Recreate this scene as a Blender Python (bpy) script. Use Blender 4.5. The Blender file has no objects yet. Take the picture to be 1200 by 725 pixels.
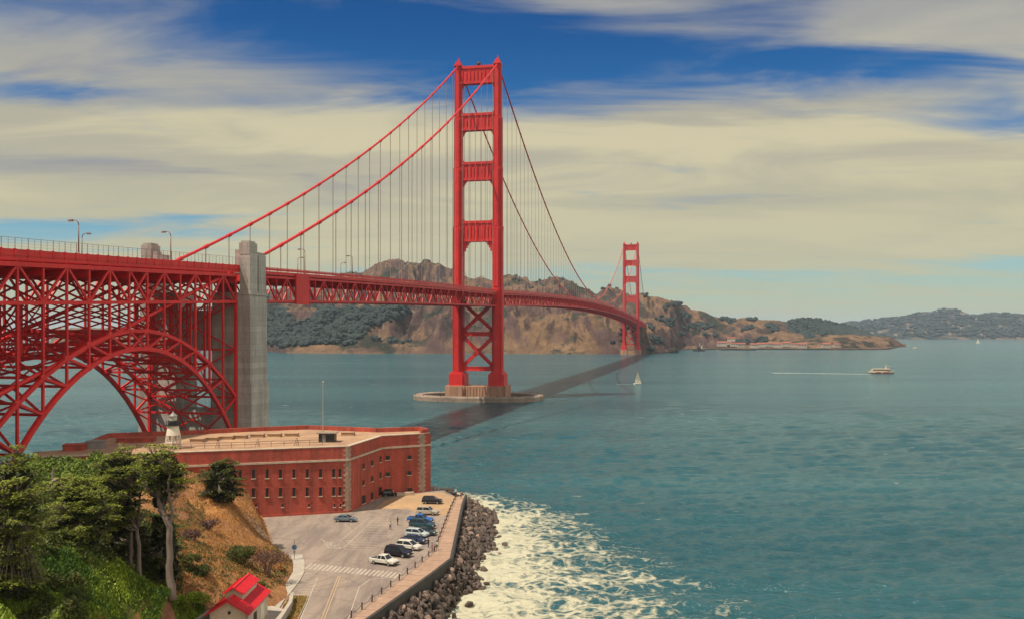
import bpy, math, random
import numpy as np
from mathutils import Vector, Matrix, noise

random.seed(7)
rng = np.random.default_rng(7)
SC = bpy.context.scene
COL = SC.collection
R = math.radians

# ------------------------------------------------------------------ camera, sky, sun, exposure
CAM_H, YH, F, CX = 45.3, 389.3, 1061.0, 600.0       # camera height, horizon row, focal length (photo pixels)
cd = bpy.data.cameras.new('camera'); cam = bpy.data.objects.new('camera', cd); COL.objects.link(cam)
cam.location = (0, 0, CAM_H); cam.rotation_euler = (R(90), 0, 0)
cd.sensor_width = 36; cd.lens = 36 * F / 1200; cd.shift_y = (YH - 362.5) / 1200
cd.clip_start = 0.5; cd.clip_end = 80000
SC.camera = cam
SC.view_settings.view_transform = 'Standard'; SC.view_settings.look = 'None'
SC.view_settings.exposure = 0.25; SC.view_settings.gamma = 1; SC.view_settings.use_curve_mapping = False

SUN_TO = Vector((-0.44, -0.26, 1.0)).normalized()    # towards the sun: high, from the south-west
sl = bpy.data.lights.new('sun', 'SUN'); sun = bpy.data.objects.new('sun', sl); COL.objects.link(sun)
sl.energy = 5.0; sl.angle = R(0.5); sl.color = (1.0, 0.90, 0.74)
sun.rotation_euler = (-SUN_TO).to_track_quat('-Z', 'Y').to_euler(); sun.location = (0, 0, 400)

def world_sky():
    w = bpy.data.worlds.new('World'); SC.world = w; w.use_nodes = True
    nt = w.node_tree; N = nt.nodes; L = nt.links
    for n in list(N): N.remove(n)
    out = N.new('ShaderNodeOutputWorld'); bg = N.new('ShaderNodeBackground'); bg.inputs[1].default_value = 0.1
    sky = N.new('ShaderNodeTexSky'); sky.sky_type = 'NISHITA'; sky.sun_disc = False
    sky.sun_elevation = math.asin(SUN_TO.z); sky.sun_rotation = math.atan2(SUN_TO.x, SUN_TO.y) % (2 * math.pi)
    sky.air_density = 1.0; sky.dust_density = 0.6; sky.ozone_density = 3.0
    tc = N.new('ShaderNodeTexCoord'); sep = N.new('ShaderNodeSeparateXYZ'); L.new(tc.outputs['Generated'], sep.inputs[0])
    def m(op, a, b=None, c=None, clamp=False):
        n = N.new('ShaderNodeMath'); n.operation = op; n.use_clamp = clamp
        for i, v in enumerate((a, b, c)):
            if v is None: continue
            if isinstance(v, (int, float)): n.inputs[i].default_value = v
            else: L.new(v, n.inputs[i])
        return n.outputs[0]
    def ramp(f, stops, interp='EASE'):
        n = N.new('ShaderNodeValToRGB'); n.color_ramp.interpolation = interp
        e = n.color_ramp.elements
        while len(e) < len(stops): e.new(0.5)
        for el, (p, c) in zip(e, stops):
            el.position = p; el.color = (c, c, c, 1) if isinstance(c, (int, float)) else (*c, 1)
        L.new(f, n.inputs[0]); return n.outputs[0]
    def mix(f, a, b, typ='MIX'):
        n = N.new('ShaderNodeMix'); n.data_type = 'RGBA'; n.blend_type = typ
        if isinstance(f, (int, float)): n.inputs[0].default_value = f
        else: L.new(f, n.inputs[0])
        for i, v in ((6, a), (7, b)):
            if isinstance(v, tuple): n.inputs[i].default_value = (*v, 1)
            else: L.new(v, n.inputs[i])
        return n.outputs[2]
    x, y, z = sep.outputs
    zc = m('MAXIMUM', z, 0.0)
    # a flat cloud layer seen in perspective
    den = m('ADD', zc, 0.10)
    u = m('DIVIDE', x, den); v = m('DIVIDE', y, den)
    def nz(su, sv, off, scale, detail, rough, dist=0.0):
        cmb = N.new('ShaderNodeCombineXYZ')
        L.new(m('MULTIPLY', u, su), cmb.inputs[0]); L.new(m('MULTIPLY', v, sv), cmb.inputs[1]); cmb.inputs[2].default_value = off
        n = N.new('ShaderNodeTexNoise'); L.new(cmb.outputs[0], n.inputs['Vector'])
        n.inputs['Scale'].default_value = scale; n.inputs['Detail'].default_value = detail
        n.inputs['Roughness'].default_value = rough; n.inputs['Distortion'].default_value = dist
        return n.outputs[0]
    big = nz(0.8, 1.0, 3.4, 0.95, 4, 0.55, 0.5)
    streak = nz(0.42, 1.0, 9.1, 2.6, 6, 0.57, 0.6)
    shade = nz(0.6, 1.0, 21.0, 1.4, 6, 0.55, 0.6)
    # the day's cloud: a thick bank low down, torn open higher up (directions as tangents of azimuth and height)
    yy = m('MAXIMUM', y, 0.05); az = m('ADD', m('DIVIDE', x, yy), m('MULTIPLY', m('SUBTRACT', streak, 0.5), 0.22)); el = m('ADD', m('DIVIDE', zc, yy), m('MULTIPLY', m('SUBTRACT', big, 0.5), 0.07))
    cov = ramp(zc, [(0.0, 0.42), (0.05, 0.50), (0.09, 1.00), (0.20, 1.02), (0.265, 0.66), (0.34, 0.58), (0.6, 0.5)])
    for (a, e, ra, re, amp) in ((-.54, .108, .30, .022, -.42), (.26, .062, .40, .018, -.22), (-.13, .345, .24, .055, -.52), (.24, .312, .24, .045, -.66), (.52, .240, .12, .028, -.62), (-.04, .282, .17, .022, -.22), (-.54, .252, .07, .016, -.42), (-.24, .252, .10, .014, -.30), (.10, .245, .10, .013, -.22), (.48, .345, .13, .022, .42), (-.45, .335, .2, .04, -.05), (.13, .356, .07, .010, .22), (-.42, .30, .17, .02, .12)):
        da = m('DIVIDE', m('SUBTRACT', az, a), ra); de = m('DIVIDE', m('SUBTRACT', el, e), re)
        g = m('POWER', 2.718, m('MULTIPLY', m('ADD', m('MULTIPLY', da, da), m('MULTIPLY', de, de)), -1.0))
        cov = m('ADD', cov, m('MULTIPLY', g, amp))
    cov = m('ADD', cov, m('ADD', m('MULTIPLY', m('SUBTRACT', big, 0.5), 0.9), m('MULTIPLY', m('SUBTRACT', streak, 0.5), 1.75)))
    cov = ramp(cov, [(0.08, 0.0), (0.85, 1.0)])
    tint = ramp(zc, [(0.0, (0.80, 1.0, 0.78)), (0.07, (0.55, 0.80, 0.80)), (0.2, (0.09, 0.44, 0.72)), (0.36, (0.012, 0.27, 0.56)), (0.7, (0.10, 0.3, 0.7))])
    blue = mix(1.0, sky.outputs[0], tint, 'MULTIPLY')
    ccol = ramp(shade, [(0.30, (2.5, 2.4, 2.6)), (0.44, (4.1, 3.75, 2.75)), (0.62, (5.9, 5.2, 3.2))])
    ccol = mix(ramp(zc, [(0.0, 1.0), (0.10, 0.75), (0.2, 0.10), (0.3, 0.0)]), ccol, (4.9, 4.45, 2.75))
    ccol = mix(ramp(zc, [(0.20, 0.0), (0.30, 0.55), (0.4, 0.6)]), ccol, (2.7, 2.9, 3.3))
    fin = mix(m('MULTIPLY', cov, 0.93), blue, ccol)
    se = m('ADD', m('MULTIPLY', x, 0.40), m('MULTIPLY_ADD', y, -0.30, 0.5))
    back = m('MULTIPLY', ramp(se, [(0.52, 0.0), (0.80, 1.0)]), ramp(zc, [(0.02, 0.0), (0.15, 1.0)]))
    fin = mix(m('MULTIPLY', back, 0.85), fin, (10.5, 9.8, 8.4))     # unseen bright cloud added behind the viewer, south-east, to fill the east faces
    hz = ramp(zc, [(0.0, 0.85), (0.035, 0.55), (0.09, 0.0)])
    fin = mix(hz, fin, (3.8, 3.95, 2.6))
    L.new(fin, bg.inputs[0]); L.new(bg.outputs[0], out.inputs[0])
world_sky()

# ------------------------------------------------------------------ helpers
def U(px, py, z):
    """the place on level z that the photograph shows at this pixel"""
    d = (CAM_H - z) * F / (py - YH)
    return Vector(((px - CX) / F * d, d, z))
def P(px, py, d):
    return Vector(((px - CX) / F * d, d, CAM_H - (py - YH) / F * d))

def tag(o, label=None, cat=None, group=None, kind=None):
    if label: o['label'] = label
    if cat: o['category'] = cat
    if group: o['group'] = group
    if kind: o['kind'] = kind
    return o
def thing(name, loc, label, cat, rz=0.0, group=None):
    o = bpy.data.objects.new(name, None); COL.objects.link(o); o.empty_display_size = 0.5
    o.location = loc; o.rotation_euler = (0, 0, rz)
    return tag(o, label, cat, group)
def children(o):
    return [c for c in bpy.data.objects if c.parent == o]
def copy_tree(o, parent=None, kids=None):
    c = o.copy(); COL.objects.link(c); c.parent = parent
    for ch in o.children: copy_tree(ch, c)
    return c

class MB:
    """collects shapes, then links them as one mesh"""
    def __init__(s): s.v = []; s.f = []; s.m = []
    def add(s, vs, fs, mi=0):
        b = len(s.v); s.v.extend([tuple(p) for p in vs])
        for f in fs: s.f.append(tuple(b + i for i in f)); s.m.append(mi)
    def box(s, c, size, rz=0.0, mi=0):
        x, y, z = (k / 2 for k in size); cs, sn = math.cos(rz), math.sin(rz)
        vs = [(c[0] + a * x * cs - b * y * sn, c[1] + a * x * sn + b * y * cs, c[2] + d * z) for d in (-1, 1) for a, b in ((-1, -1), (1, -1), (1, 1), (-1, 1))]
        s.add(vs, [(3, 2, 1, 0), (4, 5, 6, 7), (0, 1, 5, 4), (1, 2, 6, 5), (2, 3, 7, 6), (3, 0, 4, 7)], mi)
    def bb(s, x0, x1, y0, y1, z0, z1, mi=0):
        s.box(((x0 + x1) / 2, (y0 + y1) / 2, (z0 + z1) / 2), (abs(x1 - x0), abs(y1 - y0), abs(z1 - z0)), 0, mi)
    def beam(s, p0, p1, w, h, up=(0, 0, 1), mi=0):
        p0 = Vector(p0); p1 = Vector(p1); d = (p1 - p0)
        if d.length < 1e-6: return
        d.normalize(); up = Vector(up)
        if abs(d.dot(up)) > 0.995: up = Vector((0, 1, 0))
        sd = d.cross(up).normalized(); u = sd.cross(d)
        vs = [p + sd * (a * w / 2) + u * (b * h / 2) for p in (p0, p1) for a, b in ((-1, -1), (1, -1), (1, 1), (-1, 1))]
        s.add(vs, [(3, 2, 1, 0), (4, 5, 6, 7), (0, 1, 5, 4), (1, 2, 6, 5), (2, 3, 7, 6), (3, 0, 4, 7)], mi)
    def tube(s, pts, rad, n=8, mi=0, cap=True):
        pts = [Vector(p) for p in pts]; k = len(pts)
        if not hasattr(rad, '__len__'): rad = [rad] * k
        rings = []; ref = None
        for i, p in enumerate(pts):
            d = (pts[min(i + 1, k - 1)] - pts[max(i - 1, 0)]).normalized()
            if ref is None:
                ref = Vector((1, 0, 0)) if abs(d.x) < 0.8 else Vector((0, 1, 0))
            a = (ref - d * ref.dot(d)).normalized(); ref = a; b = d.cross(a)
            rings.append([p + (a * math.cos(t) + b * math.sin(t)) * rad[i] for t in (2 * math.pi * j / n for j in range(n))])
        vs = [p for r in rings for p in r]; fs = []
        for i in range(k - 1):
            for j in range(n):
                j2 = (j + 1) % n; fs.append((i * n + j, i * n + j2, (i + 1) * n + j2, (i + 1) * n + j))
        if cap: fs.append(tuple(range(n - 1, -1, -1))); fs.append(tuple((k - 1) * n + j for j in range(n)))
        s.add(vs, fs, mi)
    def prism(s, poly, z0, z1, mi=0, mi_top=None):
        n = len(poly)
        ar = sum(poly[i][0] * poly[(i + 1) % n][1] - poly[(i + 1) % n][0] * poly[i][1] for i in range(n))
        if ar < 0: poly = poly[::-1]
        vs = [(p[0], p[1], z0) for p in poly] + [(p[0], p[1], z1) for p in poly]
        s.add(vs, [(i, (i + 1) % n, n + (i + 1) % n, n + i) for i in range(n)] + [tuple(range(n - 1, -1, -1))], mi)
        s.add([(p[0], p[1], z1) for p in poly], [tuple(range(n))], mi if mi_top is None else mi_top)
    def sheet(s, poly, z, mi=0):
        n = len(poly)
        ar = sum(poly[i][0] * poly[(i + 1) % n][1] - poly[(i + 1) % n][0] * poly[i][1] for i in range(n))
        if ar < 0: poly = poly[::-1]
        s.add([(p[0], p[1], z) for p in poly], [tuple(range(n))], mi)
    def extrude_side(s, prof, y0, y1, mi=0):
        """profile in x-z, extruded along y"""
        n = len(prof)
        ar = sum(prof[i][0] * prof[(i + 1) % n][1] - prof[(i + 1) % n][0] * prof[i][1] for i in range(n))
        if ar < 0: prof = prof[::-1]
        vs = [(p[0], y0, p[1]) for p in prof] + [(p[0], y1, p[1]) for p in prof]
        s.add(vs, [(i, (i + 1) % n, n + (i + 1) % n, n + i) for i in range(n)] + [tuple(range(n)), tuple(range(2 * n - 1, n - 1, -1))], mi)
    def blob(s, c, r, seed=0, amp=0.25, flat=1.0, sub=1, mi=0):
        vs, fs = ICO[sub]
        q = []
        for v in vs:
            k = 1 + amp * noise.noise(Vector(v) * 1.3 + Vector((seed * 3.7, seed * 1.3, 0)))*1.6
            q.append((c[0] + v[0] * r[0] * k, c[1] + v[1] * r[1] * k, c[2] + v[2] * r[2] * k * flat))
        s.add(q, fs, mi)
    def build(s, name, mats, parent=None, origin=(0, 0, 0), smooth=False):
        me = bpy.data.meshes.new(name)
        o0 = Vector(origin)
        me.from_pydata([(p[0] - o0.x, p[1] - o0.y, p[2] - o0.z) for p in s.v], [], s.f)
        if not isinstance(mats, (list, tuple)): mats = [mats]
        for m in mats: me.materials.append(m)
        if len(mats) > 1: me.polygons.foreach_set('material_index', s.m)
        if smooth: me.polygons.foreach_set('use_smooth', [True] * len(me.polygons))
        me.update()
        o = bpy.data.objects.new(name, me); COL.objects.link(o)
        if parent is not None: o.parent = parent
        else: o.location = origin
        return o

def _ico(sub):
    import bmesh
    b = bmesh.new(); bmesh.ops.create_icosphere(b, subdivisions=sub, radius=1.0)
    b.verts.ensure_lookup_table()
    r = ([tuple(v.co) for v in b.verts], [tuple(v.index for v in f.verts) for f in b.faces]); b.free(); return r
ICO = {1: _ico(1), 2: _ico(2), 3: _ico(3)}

def grid_mesh(name, X, Y, Z, mat, smooth=True, attr=None):
    """X, Y, Z: 2-D arrays"""
    h, w = X.shape
    co = np.stack([X, Y, Z], -1).reshape(-1, 3)
    i = np.arange(h * w).reshape(h, w)
    q = np.stack([i[:-1, :-1], i[:-1, 1:], i[1:, 1:], i[1:, :-1]], -1).reshape(-1, 4)
    me = bpy.data.meshes.new(name)
    me.from_pydata(co.tolist(), [], q.tolist())
    me.materials.append(mat)
    if smooth: me.polygons.foreach_set('use_smooth', [True] * len(me.polygons))
    if attr:
        for k, a in attr.items():
            at = me.attributes.new(k, 'FLOAT', 'POINT'); at.data.foreach_set('value', a.reshape(-1).astype(np.float32))
    me.update()
    o = bpy.data.objects.new(name, me); COL.objects.link(o); return o

def leaf_mesh(name, mat, C, D, Nn, ln, wd, parent=None, origin=(0, 0, 0)):
    """many small pointed leaf sprays: centres C, long axis D, normals Nn"""
    n = len(C)
    D = D / (np.linalg.norm(D, axis=1, keepdims=True) + 1e-9)
    S = np.cross(Nn, D); S /= (np.linalg.norm(S, axis=1, keepdims=True) + 1e-9)
    ln = ln.reshape(-1, 1); wd = wd.reshape(-1, 1)
    V = np.empty((n, 4, 3)); V[:, 0] = C - D * ln * .5; V[:, 1] = C + S * wd * .5 + D * ln * .08; V[:, 2] = C + D * ln * .5; V[:, 3] = C - S * wd * .5 + D * ln * .08
    V -= np.array(origin)
    me = bpy.data.meshes.new(name)
    me.vertices.add(4 * n); me.vertices.foreach_set('co', V.reshape(-1).astype(np.float32))
    me.loops.add(4 * n); me.loops.foreach_set('vertex_index', np.arange(4 * n, dtype=np.int32))
    me.polygons.add(n); me.polygons.foreach_set('loop_start', np.arange(0, 4 * n, 4, dtype=np.int32))
    me.materials.append(mat); me.update(); me.validate()
    o = bpy.data.objects.new(name, me); COL.objects.link(o)
    if parent is not None: o.parent = parent
    else: o.location = origin
    return o

# ------------------------------------------------------------------ materials
def nodes(name):
    m = bpy.data.materials.new(name); m.use_nodes = True
    nt = m.node_tree; b = nt.nodes['Principled BSDF']; return m, nt.nodes, nt.links, b
def nmath(N, L, op, a, b=None, clamp=False):
    n = N.new('ShaderNodeMath'); n.operation = op; n.use_clamp = clamp
    for i, v in enumerate((a, b)):
        if v is None: continue
        if isinstance(v, (int, float)): n.inputs[i].default_value = v
        else: L.new(v, n.inputs[i])
    return n.outputs[0]
def nnoise(N, L, vec, scale, detail=4, rough=0.55, dist=0.0):
    n = N.new('ShaderNodeTexNoise'); L.new(vec, n.inputs['Vector']); n.inputs['Scale'].default_value = scale
    n.inputs['Detail'].default_value = detail; n.inputs['Roughness'].default_value = rough; n.inputs['Distortion'].default_value = dist
    return n.outputs[0]
def nmap(N, L, vec, sc=(1, 1, 1), rot=(0, 0, 0), loc=(0, 0, 0)):
    n = N.new('ShaderNodeMapping'); L.new(vec, n.inputs[0]); n.inputs['Scale'].default_value = sc; n.inputs['Rotation'].default_value = rot; n.inputs['Location'].default_value = loc
    return n.outputs[0]
def nramp(N, L, f, stops, interp='LINEAR'):
    n = N.new('ShaderNodeValToRGB'); n.color_ramp.interpolation = interp; e = n.color_ramp.elements
    while len(e) < len(stops): e.new(0.5)
    for el, (p, c) in zip(e, stops):
        el.position = p; el.color = (c, c, c, 1) if isinstance(c, (int, float)) else (*c, 1)
    L.new(f, n.inputs[0]); return n.outputs[0]
def nmix(N, L, f, a, b, typ='MIX'):
    n = N.new('ShaderNodeMix'); n.data_type = 'RGBA'; n.blend_type = typ
    if isinstance(f, (int, float)): n.inputs[0].default_value = f
    else: L.new(f, n.inputs[0])
    for i, v in ((6, a), (7, b)):
        if isinstance(v, tuple): n.inputs[i].default_value = (*v, 1)
        else: L.new(v, n.inputs[i])
    return n.outputs[2]
def npos(N): return N.new('ShaderNodeNewGeometry').outputs['Position']

def simple(name, c, rough=0.6, c2=None, scale=1.0, metal=0.0, bump=0.0, streak=False, fine=None, spec=0.5):
    """a colour that varies over the surface by two noises, with a little relief"""
    m, N, L, b = nodes(name)
    c2 = c2 or tuple(k * 0.72 for k in c)
    p = npos(N); q = nmap(N, L, p, (1, 1, 0.12)) if streak else p
    a = nnoise(N, L, q, scale, 5, 0.65)
    col = nmix(N, L, nramp(N, L, a, [(0.32, 0.0), (0.68, 1.0)]), c2, c)
    f = nnoise(N, L, p, fine or scale * 9, 3, 0.6)
    col = nmix(N, L, 0.35, col, nramp(N, L, f, [(0.3, 0.55), (0.7, 1.25)]), 'MULTIPLY')
    L.new(col, b.inputs['Base Color'])
    b.inputs['Roughness'].default_value = rough; b.inputs['Metallic'].default_value = metal
    b.inputs['Specular IOR Level'].default_value = spec
    if bump:
        bn = N.new('ShaderNodeBump'); bn.inputs['Strength'].default_value = bump; bn.inputs['Distance'].default_value = 0.2
        L.new(f, bn.inputs['Height']); L.new(bn.outputs[0], b.inputs['Normal'])
    return m

M = {}
M['orange_paint'] = simple('orange_paint', (0.60, 0.021, 0.020), 0.5, (0.46, 0.015, 0.016), 0.25, fine=1.5, spec=0.35)
def bridge_paint():
    m, N, L, b = nodes('orange_paint'); p = npos(N)
    a = nnoise(N, L, p, .12, 6, .65); st = nnoise(N, L, nmap(N, L, p, (1, 1, .08)), .9, 5, .7); f = nnoise(N, L, p, 1.3, 4, .7)
    col = nmix(N, L, nramp(N, L, a, [(.32, 0), (.68, 1)]), (.50, .015, .015), (.67, .026, .023))
    col = nmix(N, L, nramp(N, L, st, [(.52, 0), (.80, .55)]), col, (.26, .016, .014))
    col = nmix(N, L, nramp(N, L, f, [(.56, 0), (.78, .25)]), col, (.62, .06, .045))
    col = nmix(N, L, .35, col, nramp(N, L, f, [(.3, .6), (.7, 1.2)]), 'MULTIPLY')
    L.new(col, b.inputs['Base Color']); b.inputs['Roughness'].default_value = .48; b.inputs['Specular IOR Level'].default_value = .4
    return m
M['orange_paint'] = bridge_paint()
M['rope'] = simple('suspender_rope', (0.40, 0.29, 0.22), 0.6, scale=0.3)
def concrete_material():
    m, N, L, b = nodes('weathered_concrete'); p = npos(N)
    a = nnoise(N, L, nmap(N, L, p, (1, 1, .12)), .25, 6, .7); f = nnoise(N, L, p, 1.6, 4, .7); sx = N.new('ShaderNodeSeparateXYZ'); L.new(p, sx.inputs[0])
    col = nmix(N, L, nramp(N, L, a, [(.32, 0), (.68, 1)]), (.25, .225, .20), (.47, .44, .39))
    lift = nmath(N, L, 'FRACT', nmath(N, L, 'MULTIPLY', sx.outputs[2], .55))
    col = nmix(N, L, nramp(N, L, lift, [(0, .55), (.07, 0), (1, 0)]), col, (.15, .13, .115))
    lf = nmath(N, L, 'FLOOR', nmath(N, L, 'MULTIPLY', sx.outputs[2], .55)); wn = N.new('ShaderNodeTexWhiteNoise'); wn.noise_dimensions = '1D'; L.new(lf, wn.inputs['W'])
    col = nmix(N, L, .5, col, nramp(N, L, wn.outputs['Value'], [(0, .72), (1, 1.15)]), 'MULTIPLY')
    col = nmix(N, L, .4, col, nramp(N, L, f, [(.3, .6), (.7, 1.25)]), 'MULTIPLY')
    L.new(col, b.inputs['Base Color']); b.inputs['Roughness'].default_value = .9; b.inputs['Specular IOR Level'].default_value = .2
    return m
M['concrete'] = concrete_material()
M['pier_concrete'] = simple('stained_pier_concrete', (0.46, 0.25, 0.15), 0.85, (0.24, 0.12, 0.08), 0.25, streak=True, bump=0.2)
M['fender_concrete'] = simple('fender_concrete', (0.31, 0.235, 0.175), 0.85, (0.17, 0.125, 0.095), 0.15, bump=0.2, fine=1.0)
M['asphalt_deck'] = simple('deck_asphalt', (0.09, 0.08, 0.08), 0.9)
M['wire'] = simple('fence_wire', (0.16, 0.13, 0.12), 0.5)
M['lamp_metal'] = simple('lamp_metal', (0.16, 0.09, 0.06), 0.5)
M['lamp_glass'] = simple('lamp_glass', (0.5, 0.47, 0.4), 0.3)
M['stone'] = simple('pale_stone', (0.52, 0.41, 0.30), 0.8, (0.36, 0.27, 0.2), 0.8)
M['quoin_stone'] = simple('quoin_stone', (0.40, 0.29, 0.21), 0.85, (0.25, 0.16, 0.12), 0.9, fine=3)
M['dark_void'] = simple('dark_opening', (0.012, 0.009, 0.008), 0.6)
M['roof_sand'] = simple('fort_roof', (0.42, 0.26, 0.14), 0.9, (0.26, 0.15, 0.095), 0.14, bump=0.1, fine=1.2)
M['white_paint'] = simple('white_paint', (0.74, 0.68, 0.56), 0.5, (0.6, 0.53, 0.42), 0.8)
M['cream_wall'] = simple('cream_wall', (0.56, 0.46, 0.34), 0.75, (0.46, 0.37, 0.27), 0.5)
M['red_roof'] = simple('red_metal_roof', (0.62, 0.022, 0.03), 0.4, (0.52, 0.018, 0.025), 0.5)
M['black'] = simple('black_paint', (0.02, 0.02, 0.022), 0.45)
M['grey_metal'] = simple('grey_metal', (0.22, 0.21, 0.2), 0.5)
M['pole_paint'] = simple('weathered_pole_paint', (0.42, 0.37, 0.28), 0.6)
M['walk'] = simple('walk_concrete', (0.37, 0.235, 0.155), 0.9, (0.27, 0.17, 0.115), 0.22, bump=0.1, fine=1.2)
M['kerb'] = simple('kerb_concrete', (0.42, 0.36, 0.29), 0.9, scale=0.6)
M['marking'] = simple('road_paint', (0.44, 0.38, 0.31), 0.8, (0.30, 0.24, 0.19), 0.8, fine=4)
M['yellow_marking'] = simple('yellow_road_paint', (0.42, 0.27, 0.14), 0.8, (0.34, 0.25, 0.17), 0.9, fine=4)
M['wet_wall'] = simple('wet_seawall', (0.05, 0.042, 0.035), 0.7, (0.025, 0.022, 0.02), 0.4)
M['rust'] = simple('rusty_iron', (0.10, 0.035, 0.02), 0.7, (0.05, 0.02, 0.015), 2)
M['bark'] = simple('cypress_bark', (0.25, 0.19, 0.15), 0.9, (0.13, 0.095, 0.075), 1.4, streak=True, bump=0.5, fine=8)
M['twig'] = simple('brown_twigs', (0.17, 0.09, 0.07), 0.9, (0.10, 0.055, 0.045), 0.8)

def leaf_material(name, c, c2, scale=0.5, trans=0.25):
    m, N, L, b = nodes(name)
    p = npos(N); g = N.new('ShaderNodeNewGeometry')
    a = nnoise(N, L, p, scale, 3, 0.6)
    col = nmix(N, L, nramp(N, L, a, [(0.35, 0.0), (0.65, 1.0)]), c2, c)
    ri = nramp(N, L, g.outputs['Random Per Island'], [(0, 0.55), (1, 1.4)])
    col = nmix(N, L, 1.0, col, ri, 'MULTIPLY')
    L.new(col, b.inputs['Base Color']); b.inputs['Roughness'].default_value = 0.65; b.inputs['Specular IOR Level'].default_value = 0.25
    t = N.new('ShaderNodeBsdfTranslucent'); L.new(col, t.inputs[0])
    ms = N.new('ShaderNodeMixShader'); ms.inputs[0].default_value = trans
    L.new(b.outputs[0], ms.inputs[1]); L.new(t.outputs[0], ms.inputs[2])
    L.new(ms.outputs[0], N['Material Output'].inputs[0])
    return m
M['cypress'] = leaf_material('cypress_foliage', (0.205, 0.225, 0.026), (0.105, 0.13, 0.017), 0.35, 0.05)
M['dark_cypress'] = leaf_material('dark_cypress_foliage', (0.10, 0.115, 0.018), (0.05, 0.065, 0.013), 0.5, 0.15)  # own tone on the bluff tree; shade put into the colour in the grove
M['thicket'] = leaf_material('thicket_foliage', (0.15, 0.20, 0.02), (0.05, 0.085, 0.014), 0.25, 0.1)
M['shade_leaf'] = leaf_material('shade_coloured_inner_foliage', (0.035, 0.042, 0.010), (0.02, 0.026, 0.008), 0.5, 0.0)  # near-black leaf colour standing for shade inside the crowns
M['shrub'] = leaf_material('green_shrub_foliage', (0.32, 0.40, 0.03), (0.06, 0.12, 0.015), 0.13, 0.15)
M['scrub'] = leaf_material('dark_scrub_foliage', (0.06, 0.085, 0.02), (0.10, 0.10, 0.02), 0.4)
M['dry'] = leaf_material('dry_grass_blades', (0.42, 0.19, 0.045), (0.27, 0.15, 0.06), 0.25, 0.2)
M['brown_leaf'] = leaf_material('brown_leaves', (0.17, 0.085, 0.06), (0.10, 0.055, 0.045), 0.6, 0.1)
M['far_tree'] = simple('far_tree_foliage', (0.024, 0.038, 0.034), 0.9, (0.012, 0.022, 0.022), 0.02, fine=0.15)

def brick_material():
    m, N, L, b = nodes('old_red_brick')
    p = npos(N)
    a = nnoise(N, L, p, 0.16, 5, 0.65); st = nnoise(N, L, nmap(N, L, p, (1, 1, 0.07)), 0.9, 4, 0.6); f = nnoise(N, L, nmap(N, L, p, (1, 1, 3.2)), 1.6, 3, 0.7)
    col = nmix(N, L, nramp(N, L, a, [(0.3, 0), (0.7, 1)]), (0.30, 0.060, 0.040), (0.48, 0.092, 0.058))
    col = nmix(N, L, nramp(N, L, st, [(0.42, 0.0), (0.72, 0.75)]), col, (0.155, 0.05, 0.038))
    col = nmix(N, L, 0.55, col, nramp(N, L, f, [(0.3, 0.55), (0.7, 1.3)]), 'MULTIPLY')
    # courses, on whichever wall: rows follow height
    sx = N.new('ShaderNodeSeparateXYZ'); L.new(p, sx.inputs[0])
    row = nmath(N, L, 'FRACT', nmath(N, L, 'MULTIPLY', sx.outputs[2], 2.2))
    col = nmix(N, L, nramp(N, L, row, [(0.0, 0.4), (0.12, 0.0), (1.0, 0.0)]), col, (0.36, 0.20, 0.14))
    L.new(col, b.inputs['Base Color']); b.inputs['Roughness'].default_value = 0.85; b.inputs['Specular IOR Level'].default_value = 0.2
    return m
M['brick'] = brick_material()

def asphalt_material():
    m, N, L, b = nodes('worn_asphalt')
    p = npos(N)
    a = nnoise(N, L, p, 0.05, 4, 0.6, 0.6); s = nnoise(N, L, nmap(N, L, p, (0.5, 0.09, 1), (0, 0, R(-14))), 0.8, 5, 0.65, 0.5); f = nnoise(N, L, p, 3.0, 3, 0.7)
    col = nmix(N, L, nramp(N, L, a, [(0.3, 0), (0.7, 1)]), (0.225, 0.18, 0.15), (0.305, 0.235, 0.18))
    col = nmix(N, L, nramp(N, L, s, [(0.42, 0.0), (0.68, 0.85)]), col, (0.15, 0.12, 0.105))
    col = nmix(N, L, 0.4, col, nramp(N, L, f, [(0.3, 0.7), (0.7, 1.2)]), 'MULTIPLY')
    v = N.new('ShaderNodeTexVoronoi'); v.feature = 'DISTANCE_TO_EDGE'; L.new(p, v.inputs['Vector']); v.inputs['Scale'].default_value = 0.12
    col = nmix(N, L, nramp(N, L, v.outputs['Distance'], [(0.0, 0.7), (0.018, 0.0)]), col, (0.14, 0.10, 0.085))
    L.new(col, b.inputs['Base Color']); b.inputs['Roughness'].default_value = 0.9; b.inputs['Specular IOR Level'].default_value = 0.2
    return m
M['asphalt'] = asphalt_material()
M['sandy'] = simple('sandy_apron', (0.42, 0.26, 0.125), 0.95, (0.29, 0.19, 0.115), 0.12, fine=1.5)

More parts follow.
